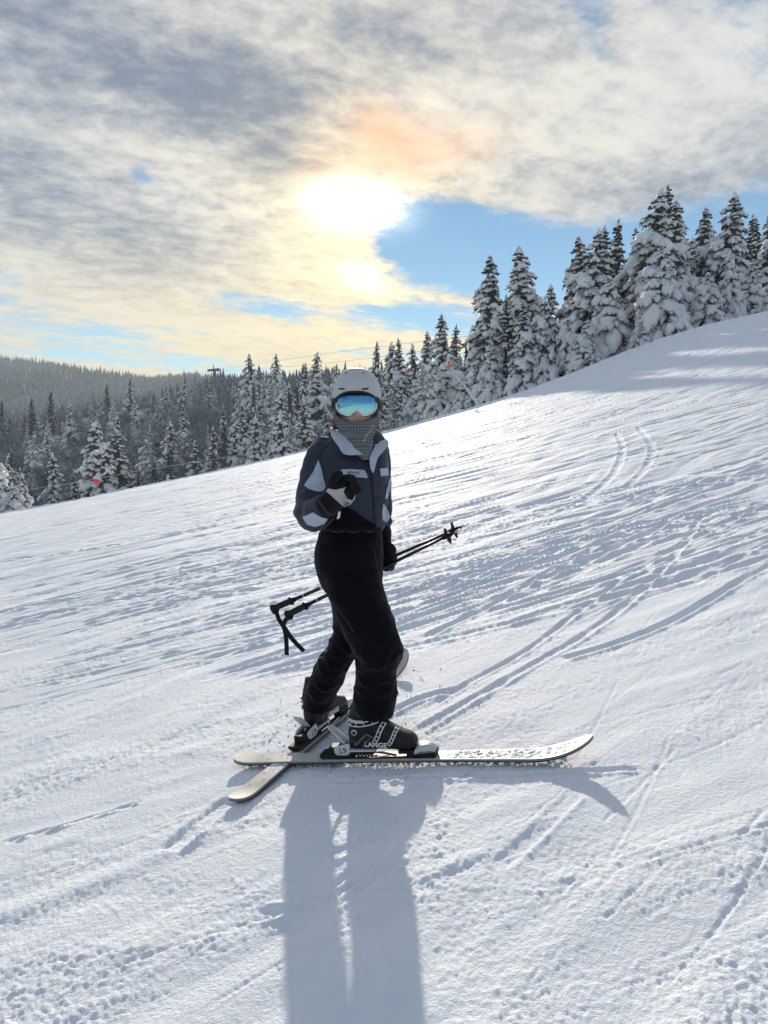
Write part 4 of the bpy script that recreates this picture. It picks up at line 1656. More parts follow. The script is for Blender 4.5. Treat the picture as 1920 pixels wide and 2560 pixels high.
for i in range(26):
    a = W(838 + rh.uniform(-3, 4), 1036 + rh.uniform(-4, 4), DH + .03 + rh.uniform(-.02, .02))
    b = W(834 + rh.uniform(-3, 5), 1056 + rh.uniform(-3, 3), DH + .03 + rh.uniform(-.02, .02))
    c = W(836 + rh.uniform(-5, 6), 1072 + rh.uniform(-4, 8), DH + .02 + rh.uniform(-.02, .02))
    T = spline([a, b, c], 4)
    hm.add(*limb(T, [.0022] * len(T), 4))
part('hair', mesh('hair', hm.verts(), hm.F, M['hair']))

# ------------------------------------------------------------------ neck gaiter
gt = [(841, 945, 1034, DH + .01, .106), (841, 945, 1048, DH + .01, .108), (843, 943, 1064, DH + .01, .106), (849, 938, 1080, DH + .01, .098), (856, 934, 1096, DH, .098),
      (866, 934, 1114, DH - .02, .10), (884, 932, 1132, DH - .035, .092), (904, 930, 1148, DH - .04, .08)]
T = spline(gt, 5)
n = 44
th = np.linspace(0, 2 * np.pi, n, endpoint=False)
V, UV = [], []
for i, (l, r, y, dd, thk) in enumerate(T):
    a, b = W(l, y, dd), W(r, y, dd)
    c, h = (a + b) / 2, (b - a) / 2
    k = i / (len(T) - 1)
    for t in th:
        # the front of the rim dips below the mouth
        dip = max(0, -math.sin(t)) ** 1.5 * 0.042 * max(0, 1 - k * 4.0)
        f = 1 + 0.02 * math.sin(k * 34 + 2 * math.sin(t * 3))
        V.append(c + h * math.cos(t) * f + np.array([0, thk * math.sin(t) * f, -dip]))
        UV.append((t / (2 * math.pi), k))
F = []
for i in range(len(T) - 1):
    for j in range(n):
        F.append([i * n + j, i * n + (j + 1) % n, (i + 1) * n + (j + 1) % n, (i + 1) * n + j])
me = mesh('neck_gaiter', V, F, M['plaid'])
uvl = me.uv_layers.new(name='UVMap')
for pl in me.polygons:
    j0 = (pl.index % n)
    for li, vi in zip(pl.loop_indices, pl.vertices):
        u, v = UV[vi]
        if j0 == n - 1 and vi % n == 0:
            u = 1.0
        uvl.data[li].uv = (u, v)
gaiter = part('neck_gaiter', me)
so = gaiter.modifiers.new('thickness', 'SOLIDIFY')
so.thickness = 0.004
bvhG = BVHTree.FromPolygons([list(v) for v in V], F)
v_, f_ = patch([(846, 1078), (862, 1081), (905, 1083), (905, 1096), (880, 1096), (858, 1097), (846, 1094)], bvhG, 0.006, 3.0, 0.004)
part('band', mesh('band', v_, f_, M['liner']), gaiter)
v_, f_ = tube_on(bvhG, [(931, 1062), (926, 1076), (914, 1090), (909, 1106)], 0.0016, 0.003)
part('chin_strap', mesh('chin_strap', v_, f_, M['frame_white']), gaiter)

# ------------------------------------------------------------------ helmet
HC = W(892, 990, DH + .015)
RX, RY, RZ = 60.5 * MPP, 0.135, 69 * MPP
naz, nel = 72, 26


def helmet_shell(scale, cut_off=0.0):
    V = []
    for i in range(nel + 1):
        for j in range(naz):
            a = 2 * np.pi * j / naz                          # 0 = +x, towards the camera = -pi/2
            front = max(0, -math.sin(a))
            side = abs(math.cos(a))
            back = max(0, math.sin(a))
            zlow = 0.065 * front ** 1.2 - 0.30 * side ** 3 * (1 - back * 0.4) - 0.22 * back
            zlow += cut_off
            elmin = math.asin(max(-0.6, min(0.6, zlow)))
            e = elmin + (np.pi / 2 - elmin) * i / nel
            e_ = e
            ce, se = math.cos(e_), math.sin(e_)
            # slightly squarer than a ball
            ce = abs(ce) ** 0.88
            V.append(HC + scale * np.array([RX * ce * math.cos(a), RY * ce * math.sin(a), RZ * (abs(se) ** 0.98) * np.sign(se)]))
    F = []
    for i in range(nel):
        for j in range(naz):
            F.append([i * naz + j, i * naz + (j + 1) % naz, (i + 1) * naz + (j + 1) % naz, (i + 1) * naz + j])
    return np.array(V), F


V, F = helmet_shell(1.0)
helmet = part('helmet', mesh('helmet', V, F, M['helmet']))
so = helmet.modifiers.new('thickness', 'SOLIDIFY')
so.thickness = 0.009
so.offset = -1
bvhH = BVHTree.FromPolygons(V.tolist(), F)
for poly in ([(846.5, 970), (861, 970.3), (862, 974.5), (847.5, 974)], [(905, 970.5), (921.5, 969.6), (921, 974.2), (904, 974.6)], [(863, 931.5), (866, 930), (867, 933.5), (864, 934.5)], [(907, 931), (911, 930), (909, 934), (906, 934)]):
    v_, f_ = patch(poly, bvhH, 0.0008, 2.0, 0.002)
    part('vent', mesh('vent', v_, f_, M['dark_trim']), helmet)
rim = [V[j] for j in range(naz)]
v_, f_ = loft([(rim[j % naz], unit(rim[j % naz] - HC) * .004, np.array([0, 0, .004])) for j in range(naz + 1)], 6, False)
part('edge_trim', mesh('edge_trim', v_, f_, M['dark_trim']), helmet)
# ear pads
for sx in (-1, 1):
    v_, f_ = loft([(W(892 + sx * (54 - 3 * k), 1000 + 62 * k, DH + .005 + .01 * k), np.array([.010, 0, 0]) * (1 - abs(2 * k - 1) ** 4 * .7), np.array([0, .055 - .02 * k, 0]) * (1 - abs(2 * k - 1) ** 4 * .6)) for k in np.linspace(0, 1, 12)], 16)
    part('ear_pad', mesh('ear_pad', v_, f_, M['liner']), helmet)
for sx in (-1, 1):
    v_, f_ = limb([W(892 + sx * 58, 1012, DH - .01), W(892 + sx * 58.5, 1020, DH - .01)], [(.003, .012), (.003, .010)], 8)
    part('strap_clip', mesh('strap_clip', v_, f_, M['white_plastic' if sx > 0 else 'dark_trim']), helmet)

# ------------------------------------------------------------------ goggles
GO = [(843.5, 994), (855, 990), (875, 987.5), (893, 987), (912, 987.5), (930, 990), (938, 994), (940, 1008), (939.5, 1020), (934, 1028), (922, 1035.5), (909, 1038.5), (901, 1032), (896, 1026), (892, 1024.5),
      (888, 1026), (881, 1032), (873, 1038), (862, 1036.5), (850, 1030), (842.5, 1020), (842, 1008)]


def lens_pt(px, py, off=0.0):
    k = (px - 891.5) / 50.0
    d = DH - .118 + 0.052 * abs(k) ** 2.3 + 0.00002 * (py - 1012) ** 2 - off
    return W(px, py, d)


def lens_mesh(poly, off, step=2.5):
    from mathutils.geometry import delaunay_2d_cdt
    P = np.array(poly, float)
    cl_ = spline(list(P) + [P[0]], 5)[:-1]
    pts = [tuple(p) for p in cl_]
    nb = len(pts)
    yy = P[:, 1].min()
    while yy < P[:, 1].max():
        xx = P[:, 0].min()
        while xx < P[:, 0].max():
            pts.append((xx, yy))
            xx += step
        yy += step
    r = delaunay_2d_cdt([Vector(p) for p in pts], [], [list(range(nb))], 1, 1e-4)
    return np.array([lens_pt(v[0], v[1], off) for v in r[0]]), [list(f) for f in r[2]], cl_


v_, f_, outline = lens_mesh(GO, 0.004)
goggles = part('goggles', mesh('goggles', *lens_mesh([((x - 891.5) * 1.03 + 891.5, (y - 1012) * 1.06 + 1012) for x, y in GO], -0.014)[:2], M['dark_trim']))
so = goggles.modifiers.new('thickness', 'SOLIDIFY')
so.thickness = 0.02
so.offset = 0
lens = part('lens', mesh('lens', v_, f_, M['lens']), goggles)
fr = []
m = len(outline)
for i in range(m):
    px, py = outline[i]
    fr.append(lens_pt(px, py, 0.004))
low = [i for i in range(m) if outline[i][1] > 1006]
seq = [fr[i] for i in low]
v_, f_ = limb(seq, [(.0042, .0042)] * len(seq), 8)
part('frame', mesh('frame', v_, f_, M['frame_white']), goggles)
hi_ = [i for i in range(m) if outline[i][1] <= 1007]
hi_ = sorted(hi_, key=lambda i: outline[i][0])
seq = [fr[i] for i in hi_]
v_, f_ = limb(seq, [(.0038, .0038)] * len(seq), 8)
part('frame', mesh('frame', v_, f_, M['dark_trim']), goggles)
# strap round the helmet
ring = []
for j in range(41):
    a = R(-28) + R(236) * j / 40
    ring.append((HC + np.array([RX * 1.03 * math.cos(a), RY * 1.03 * math.sin(a), -0.030 - 0.012 * math.cos(2 * a)]), unit([math.cos(a), math.sin(a), 0]) * .003, np.array([0, 0, .019])))
v_, f_ = loft(ring, 8)
part('strap', mesh('strap', v_, f_, M['dark_trim']), goggles)
for sx in (-1, 1):
    v_, f_ = bar(lens_pt(891.5 + sx * 47, 1008, -.004), HC + np.array([sx * RX * 0.93, -RY * 0.42, -0.028]), 0.032, 0.008, up=(sx, -0.4, 0))
    part('outrigger', mesh('outrigger', v_, f_, M['dark_trim']), goggles)

# ------------------------------------------------------------------ gloves
mb = MB()
dg = D0 - .27
T = spline([(800, 1274, dg + .05, .047, .047), (810, 1269, dg + .02, .048, .046), (818, 1263, dg - .01, .046, .040), (832, 1248, dg - .03, .043, .030), (846, 1235, dg - .045, .050, .026),
            (858, 1225, dg - .055, .052, .026), (867, 1217, dg - .06, .046, .026), (873, 1211, dg - .06, .032, .020)], 4)
mb.add(*limb([W(a, b, c) for a, b, c, r, q in T], [(r, q) for a, b, c, r, q in T], 20))
FING = [
    [(852, 1197, dg - .06), (866, 1193, dg - .075), (880, 1194, dg - .10), (888, 1202, dg - .115)],
    [(862, 1204, dg - .06), (880, 1201, dg - .08), (890, 1208, dg - .108), (880, 1218, dg - .112)],
    [(872, 1213, dg - .06), (890, 1213, dg - .085), (897, 1224, dg - .112), (882, 1238, dg - .108), (873, 1250, dg - .10)],
    [(880, 1222, dg - .055), (893, 1226, dg - .085), (888, 1238, dg - .105), (868, 1228, dg - .10), (862, 1234, dg - .092)],
]
for f in FING:
    T = spline(f, 4)
    mb.add(*limb([W(*p) for p in T], [.0135 - .003 * k / len(T) for k in range(len(T))], 10, round_ends=True))
T = spline([(830, 1222, dg - .05), (830, 1204, dg - .075), (838, 1190, dg - .09), (848, 1186, dg - .095)], 4)
mb.add(*limb([W(*p) for p in T], [.020 - .005 * k / len(T) for k in range(len(T))], 10, round_ends=True))
V, N, F = remesh(mb, 0.0035, 3)
V = folds(V, N, 0.0018, 26.0, (1, 1, 1), 41)
glove_r = part('glove', mesh('glove', V, F, M['glove']))
bvhR = BVHTree.FromPolygons(V.tolist(), F.tolist())
v_, f_ = patch([(816, 1228), (822, 1220), (840, 1224), (858, 1220), (866, 1217), (860, 1230), (866, 1240), (872, 1248), (880, 1250), (890, 1234), (886, 1250), (876, 1262), (861, 1268), (848, 1256), (832, 1242)], bvhR, 0.0025, 2.5, 0.003)
part('palm_panel', mesh('palm_panel', v_, f_, M['glove_palm']), glove_r)
v_, f_ = tube_on(bvhR, [(797, 1248), (806, 1262), (818, 1280), (830, 1286)], 0.005, 0.002)
part('wrist_strap', mesh('wrist_strap', v_, f_, M['dark_trim']), glove_r)
v_, f_ = patch([(834, 1280), (839, 1279), (838, 1289), (834, 1290)], bvhJ, 0.02, 2.0, 0.003)
part('tag', mesh('tag', v_, f_, M['print_white']), glove_r)

# hand with the poles
dp_ = D0 + .17
HANDP = W(966, 1400, dp_)
mb = MB()
T = spline([(956, 1306, dp_, .036), (960, 1330, dp_, .040), (962, 1350, dp_, .034), (962, 1362, dp_, .036), (964, 1385, dp_ - .01, .042), (964, 1408, dp_ - .01, .040), (960, 1422, dp_ - .005, .028)], 4)
mb.add(*limb([W(a, b, c) for a, b, c, r in T], [(r * 0.82, r) for a, b, c, r in T], 18))
for k, (fy, fx) in enumerate(((1376, 980), (1390, 984), (1404, 983), (1417, 977))):
    T = spline([(955, fy - 2, dp_ - .045), (fx - 6, fy - 3, dp_ - .060), (fx + 2, fy, dp_ - .030), (fx, fy + 3, dp_ + .01), (966, fy + 4, dp_ + .02)], 4)
    mb.add(*limb([W(*p) for p in T], [.0135] * len(T), 10, round_ends=True))
T = spline([(955, 1368, dp_ - .03), (970, 1362, dp_ - .05), (984, 1374, dp_ - .045)], 4)
mb.add(*limb([W(*p) for p in T], [.015] * len(T), 10, round_ends=True))
V, N, F = remesh(mb, 0.004, 3)
V = folds(V, N, 0.0022, 24.0, (1, 1, 1.6), 47)
part('glove', mesh('glove', V, F, M['glove']))


# ------------------------------------------------------------------ skis, boots, bindings, poles
M['ski_top'] = plain('ski_top', (0.46, 0.455, 0.44), 0.38, var=0.22, vscale=14)
M['ski_side'] = plain('ski_sidewall', (0.22, 0.22, 0.22), 0.5)
M['ski_base'] = plain('ski_base', (0.012, 0.012, 0.014), 0.5)
M['black_plastic'] = plain('black_plastic', (0.009, 0.009, 0.010), 0.5, spec=0.25)
M['shaft'] = plain('pole_shaft', (0.012, 0.012, 0.013), 0.35, metal=0.3)
M['strap'] = cloth('pole_strap', (0.010, 0.010, 0.011), 0.8, spec=0.15)


def frame_at(p, q, foot, lift):
    """ski frame: x along the snow from p to q, z off the snow, origin under the foot"""
    n = ground_normal(foot[0], foot[1])
    x = unit(np.array([q[0] - p[0], q[1] - p[1], 0]))
    x = unit(x - n * (x @ n))
    y = np.cross(n, x)
    o = np.array(foot) + n * lift
    return o, np.stack([x, y, n])                    # rows: axes


def ski_profile(x):
    z = 0.0
    if x > 0.62:
        z = 0.068 * ((x - 0.62) / 0.25) ** 2.0
    if x < -0.61:
        z = 0.010 * ((-0.61 - x) / 0.10) ** 2
    return z


def ski_width(x):
    w = 0.037 + 0.016 * abs((x - 0.0) / 0.7) ** 2
    if x > 0.71:
        w *= math.sqrt(max(0.0, 1 - ((x - 0.71) / 0.172) ** 2.2)) * 0.97 + 0.03
    if x < -0.655:
        w *= math.sqrt(max(0.0, 1 - ((-0.655 - x) / 0.075) ** 2)) * 0.75 + 0.25
    return w


def strip(z0, z1, shrink, xs):
    V, F = [], []
    for x in xs:
        zc, w = ski_profile(x), max(ski_width(x) - shrink, 0.002)
        V += [(x, -w, zc + z0), (x, w, zc + z0), (x, w, zc + z1), (x, -w, zc + z1)]
    m = len(xs)
    for i in range(m - 1):
        a, b = i * 4, i * 4 + 4
        for j in range(4):
            k = (j + 1) % 4
            F.append([a + j, a + k, b + k, b + j])
    F.append([0, 1, 2, 3][::-1])
    F.append([(m - 1) * 4 + j for j in range(4)])
    return np.array(V), F


def make_ski(name, fr, label, side, snow_front):
    o, A = fr
    e = empty(name, tuple(o))
    e.matrix_world = Matrix(((A[0][0], A[1][0], A[2][0], o[0]), (A[0][1], A[1][1], A[2][1], o[1]), (A[0][2], A[1][2], A[2][2], o[2]), (0, 0, 0, 1)))
    tag(e, label, 'ski', 'pair of skis')
    xs = np.concatenate([np.linspace(-0.729, -0.63, 12), np.linspace(-0.61, 0.60, 30), np.linspace(0.62, 0.882, 22)])
    obj('base', mesh('base', *strip(0.0, 0.004, 0.0, xs), M['ski_base'], False), e)
    obj('sidewall', mesh('sidewall', *strip(0.0042, 0.0112, 0.001, xs), M['ski_side'], False), e)
    top = obj('top_sheet', mesh('top_sheet', *strip(0.0114, 0.0145, 0.0022, xs), M['ski_top'], False), e)
    for x, y in ((-0.68, 0.015), (-0.64, -0.012), (-0.60, 0.018), (-0.55, -0.02), (-0.50, 0.016), (-0.46, -0.008)):
        v, f = limb([(x, y, 0.0146), (x, y, 0.0152)], [.0035, .0035], 8, ref=(1, 0, 0))
        obj('dot_print', mesh('dot_print', v, f, M['ink'], False), top)
    # snow lying on the top sheet
    nx, ny = 150, 16
    x0, x1 = (0.26, 0.84) if snow_front else (-0.50, -0.30)
    gx, gy = np.meshgrid(np.linspace(x0, x1, nx), np.linspace(-1, 1, ny), indexing='ij')
    wd = np.array([ski_width(x) for x in gx[:, 0]])[:, None] - 0.004
    pz = np.array([ski_profile(x) for x in gx[:, 0]])[:, None]
    n1 = pn2(gx * 45, gy * wd * 60 + side, 61) + 0.6 * pn2(gx * 110, gy * wd * 140, 62)
    hgt = 0.005 * np.clip(0.30 + 0.9 * n1, 0, 1.3) * np.clip(1.4 * (1 - np.abs(gy) ** 4), 0, 1) * np.clip(np.minimum(gx - x0, x1 - gx) / 0.05, 0, 1) - 0.001
    hgt = hgt * (0.6 + 0.6 * np.clip(gy * 0.5 + 0.5, 0, 1)) * (1.0 if snow_front else 0.5)
    Vc = np.stack([gx, gy * wd, pz + 0.0146 + hgt], -1).reshape(-1, 3)
    ids = np.arange(nx * ny).reshape(nx, ny)
    Fc = np.stack([ids[:-1, :-1], ids[1:, :-1], ids[1:, 1:], ids[:-1, 1:]], -1).reshape(-1, 4)
    so_ = obj('snow_crust', mesh('snow_crust', Vc, Fc, M['snow']), e)
    so_['kind'] = 'stuff'
    # ---- binding
    zt = 0.0146
    b = MB().add(*box((0.0, 0, zt + 0.004), (0.235, 0, 0), (0, 0.026, 0), (0, 0, 0.004)))
    track = b.build('binding_track', M['black_plastic'], e, False, bevel=0.002)
    # toe piece
    t = MB()
    t.add(*box((0.185, 0, zt + 0.015), (0.052, 0, 0), (0, 0.034, 0), (0, 0, 0.009)))
    t.add(*box((0.130, 0, zt + 0.013), (0.022, 0, 0), (0, 0.030, 0), (0, 0, 0.006)))
    toe = t.build('toe_piece', M['black_plastic'], e, False, bevel=0.004)
    prof = [(0.145, 0.006), (0.150, 0.026), (0.165, 0.036), (0.200, 0.038), (0.228, 0.030), (0.236, 0.010), (0.228, 0.0)]
    V, F = loft([(np.array([x, 0, zt + 0.024]), np.array([0, 0.036 if x < 0.2 else 0.036 - (x - 0.2) * 0.45, 0]), np.array([0, 0, 0.0])) for x, z in prof], 4)
    cov = MB()
    rings = []
    for x, z in ((0.146, 0.010), (0.152, 0.022), (0.168, 0.030), (0.198, 0.031), (0.222, 0.024), (0.234, 0.012)):
        wv = 0.038 - max(0, x - 0.19) * 0.35
        rings.append((np.array([x, 0, zt + 0.020 + z * 0.5]), np.array([0, wv, 0]), np.array([0, 0, z * 0.62])))
    cov.add(*loft(rings, 18, True, 3.2))
    cover_ = cov.build('cover', M['white_plastic'], toe)
    v, f = text_geo('salomon', 0.017, 0.0004, 0.0)
    v = np.stack([v[:, 0] + 0.190, np.full(len(v), -0.0375) - v[:, 2] + np.maximum(0, v[:, 0]) * 0.22, v[:, 1] + zt + 0.030], 1)
    obj('lettering', mesh('lettering', v, f, M['ink'], False), toe)
    # heel piece
    h = MB()
    h.add(*box((-0.215, 0, zt + 0.015), (0.075, 0, 0), (0, 0.034, 0), (0, 0, 0.008)))
    h.add(*box((-0.165, 0, zt + 0.034), (0.024, 0, 0), (0, 0.028, 0), (0, 0, 0.018)))
    h.add(*box((-0.225, 0, zt + 0.036), (0.020, 0, 0), (0, 0.027, 0), (0, 0, 0.017)))
    h.add(*box((-0.284, 0, zt + 0.012), (0.010, 0, 0), (0, 0.022, 0), (0, 0, 0.009)))
    heel = h.build('heel_piece', M['black_plastic'], e, False, bevel=0.004)
    for sy in (-1, 1):
        rings = [(np.array([x, sy * 0.034, zt + zc]), np.array([0, 0.006, 0]), np.array([0, 0, hz])) for x, zc, hz in
                 ((-0.214, 0.042, 0.010), (-0.205, 0.042, 0.020), (-0.180, 0.043, 0.024), (-0.155, 0.046, 0.026), (-0.143, 0.052, 0.022), (-0.140, 0.056, 0.012))]
        v, f = loft(rings, 12, True, 3)
        obj('side_cheek', mesh('side_cheek', v, f, M['white_plastic']), heel)
    v, f = text_geo('L9', 0.036, 0.0004, 0.0)
    v = np.stack([v[:, 0] - 0.172, -0.0405 - v[:, 2], v[:, 1] + zt + 0.044], 1)
    obj('lettering', mesh('lettering', v, f, M['ink'], False), heel)
    lev = MB()
    V, F = loft([(np.array([x, 0, zt + z]), np.array([0, w, 0]), np.array([0.3, 0, 0.9]) * t_) for x, z, w, t_ in
                 ((-0.165, 0.066, 0.020, .008), (-0.185, 0.088, 0.022, .009), (-0.205, 0.112, 0.024, .009), (-0.226, 0.134, 0.022, .007), (-0.236, 0.142, 0.016, .004))], 14, True, 3)
    lev.add(V, F)
    lev.build('lever', M['white_plastic'], heel)
    for sy in (-1, 1):
        v, f = limb(spline([(-0.06, sy * 0.036, zt + 0.012), (-0.03, sy * 0.046, zt + 0.016), (0.04, sy * 0.047, zt + 0.024)], 4), [.0028] * 9, 6)
        obj('brake_arm', mesh('brake_arm', v, f, M['steel']), heel)
    return e


def make_boot(fr, outer_y, seed):
    """hard-shell boot in the ski's frame; outer_y = -1 when the outside faces -y"""
    o, A = fr
    zb = 0.024 + 0.0146

    def xf(V):
        V = np.asarray(V, float) + np.array([0, 0, zb])
        return o[None] + V @ A - P_OFF[None]

    def put(name, V, F, mat, parent, smooth=True, bevel=0.0):
        ob = obj(name, mesh(name, xf(V), F, mat, smooth), parent)
        if bevel:
            bv = ob.modifiers.new('b', 'BEVEL')
            bv.width = bevel
            bv.segments = 2
        return ob
    rings = []
    for x, hw, z0, z1 in ((-0.143, .018, .030, .085), (-0.138, .030, .018, .115), (-0.120, .038, .014, .145), (-0.085, .042, .013, .165), (-0.045, .044, .013, .170), (-0.005, .045, .013, .160),
                          (0.030, .047, .013, .136), (0.060, .050, .013, .113), (0.090, .0515, .013, .096), (0.118, .049, .014, .083), (0.138, .042, .016, .072), (0.151, .031, .020, .060), (0.158, .016, .028, .048)):
        rings.append((np.array([x, 0, (z0 + z1) / 2]), np.array([0, hw, 0]), np.array([0, 0, (z1 - z0) / 2])))
    rings = [(r[:3], r[3:6], r[6:]) for r in spline([np.concatenate(r) for r in rings], 3)]
    boot = put('ski_boot', *loft(rings, 26, True, 2.6), M['boot'], person)
    # cuff leaning forward
    rings = []
    for z, cx_, hl, hw in ((.070, -.062, .074, .0455), (.095, -.060, .079, .049), (.125, -.056, .080, .051), (.155, -.051, .079, .0525), (.180, -.046, .074, .052), (.205, -.040, .066, .046), (.24, -.034, .055, .04)):
        rings.append((np.array([cx_, 0, z]), np.array([hl, 0, -0.18 * hl]), np.array([0, hw, 0])))
    rings = [(r[:3], r[3:6], r[6:]) for r in spline([np.concatenate(r) for r in rings], 3)]
    put('cuff', *loft(rings, 28, True, 2.3), M['boot'], boot)
    # sole lugs
    for x0, x1, hw in ((-0.147, -0.035, .034), (0.075, 0.168, .034)):
        put('sole', *box(((x0 + x1) / 2, 0, 0.006), ((x1 - x0) / 2, 0, 0), (0, hw, 0), (0, 0, 0.0085)), M['black_plastic'], boot, False, 0.003)
    put('sole_plate', *box((-0.085, 0, 0.018), (0.058, 0, 0), (0, 0.041, 0), (0, 0, 0.0045)), M['white_plastic'], boot, False, 0.002)
    for k in range(6):
        put('tread', *box((-0.128 + 0.016 * k, 0, -0.001), (0.005, 0, 0), (0, 0.036, 0), (0, 0, 0.004)), M['black_plastic'], boot, False)
    y = outer_y
    # power strap and top buckle on the cuff
    band = []
    for j in range(49):
        a = 2 * np.pi * j / 48
        band.append((np.array([-.0505 + .0815 * math.cos(a), .0545 * math.sin(a), .158 - .18 * .08 * math.cos(a)]), np.array([math.cos(a), math.sin(a), 0]) * .0025, np.array([0, 0, .011])))
    put('power_strap', *loft(band, 8, False, 4), M['black_plastic'], boot)

    def buckle(pts, w, t=.004):
        mb_ = MB()
        T = spline(pts, 4)
        for s in (-1, 1):
            off = np.array([0, 0, 0.0])
            side_ = []
            for i in range(len(T)):
                tt = unit(T[min(i + 1, len(T) - 1)] - T[max(i - 1, 0)])
                nn = np.array([0, y, 0.25])
                sd2 = unit(np.cross(tt, nn))
                side_.append(T[i] + sd2 * s * w * 0.5)
            mb_.add(*limb(side_, [.0030] * len(side_), 6))
        for i in range(0, len(T), max(1, len(T) // 5)):
            tt = unit(T[min(i + 1, len(T) - 1)] - T[max(i - 1, 0)])
            sd2 = unit(np.cross(tt, np.array([0, y, 0.25])))
            mb_.add(*limb([T[i] - sd2 * w * 0.5, T[i] + sd2 * w * 0.5], [.0026, .0026], 6))
        put('buckle', mb_.verts(), mb_.F, M['steel'], boot)

    yo = y * 0.060
    buckle([(-0.128, y * .030, .150), (-0.105, y * .050, .145), (-0.06, y * .0605, .146), (-0.01, y * .054, .152), (0.018, y * .034, .158)], .016)
    buckle([(-0.120, y * .040, .163), (-0.085, y * .058, .158), (-0.05, y * .0605, .157)], .007)
    buckle([(-0.020, y * .054, .058), (-0.004, y * .056, .076), (0.010, y * .054, .100), (0.026, y * .046, .128), (0.036, y * .026, .140)], .015)
    buckle([(0.046, y * .056, .050), (0.060, y * .056, .066), (0.072, y * .052, .086), (0.080, y * .040, .102), (0.085, y * .020, .108)], .013)
    # pivot disc
    v, f = limb([(-0.100, y * .048, .108), (-0.100, y * .0565, .108)], [.0125, .0125], 20, ref=(0, 0, 1))
    put('pivot', v, f, M['white_plastic'], boot)
    v, f = limb([(-0.100, y * .050, .108), (-0.100, y * .0575, .108)], [.008, .008], 16, ref=(0, 0, 1))
    put('pivot', v, f, M['black_plastic'], boot)
    # printed chevrons and lettering: on the side that faces -y
    for p0, p1, w in (((-.105, .050), (-.045, .100), .009), ((-.045, .100), (-.010, .080), .008), ((-.075, .040), (-.03, .085), .006), ((-.110, .072), (-.098, .056), .005)):
        put('chevron', *bar((p0[0], -.0535, p0[1]), (p1[0], -.0555, p1[1]), w, .002, up=(0, 1, 0)), M['boot_grey'], boot, False)
    v, f = text_geo('LANGE', 0.030, 0.0006, 0.0007)
    v = np.stack([v[:, 0] * 1.05 - 0.012 + v[:, 1] * 0.1, -0.0545 - v[:, 2], v[:, 1] + 0.050 - 0.08 * v[:, 0]], 1)
    put('lettering', v, f, M['print_white'], boot, False)
    return boot


# near ski: tail and tip seen at these pixels
tailR, tipR = G(606, 1916), G(1420, 1902)
frR = frame_at(tailR, tipR, BOOT_R, 0.020)
make_ski('ski', frR, 'pale ski in front, lying across the other with snow on its tip', 0, True)
make_boot(frR, -1, 1)
tailL = G(602, 2000)
frL = frame_at(tailL, BOOT_L, BOOT_L, 0.012)
make_ski('ski', frL, 'pale ski underneath, pointing away from the camera with dotted tail toward it', 1, False)
make_boot(frL, 1, 2)


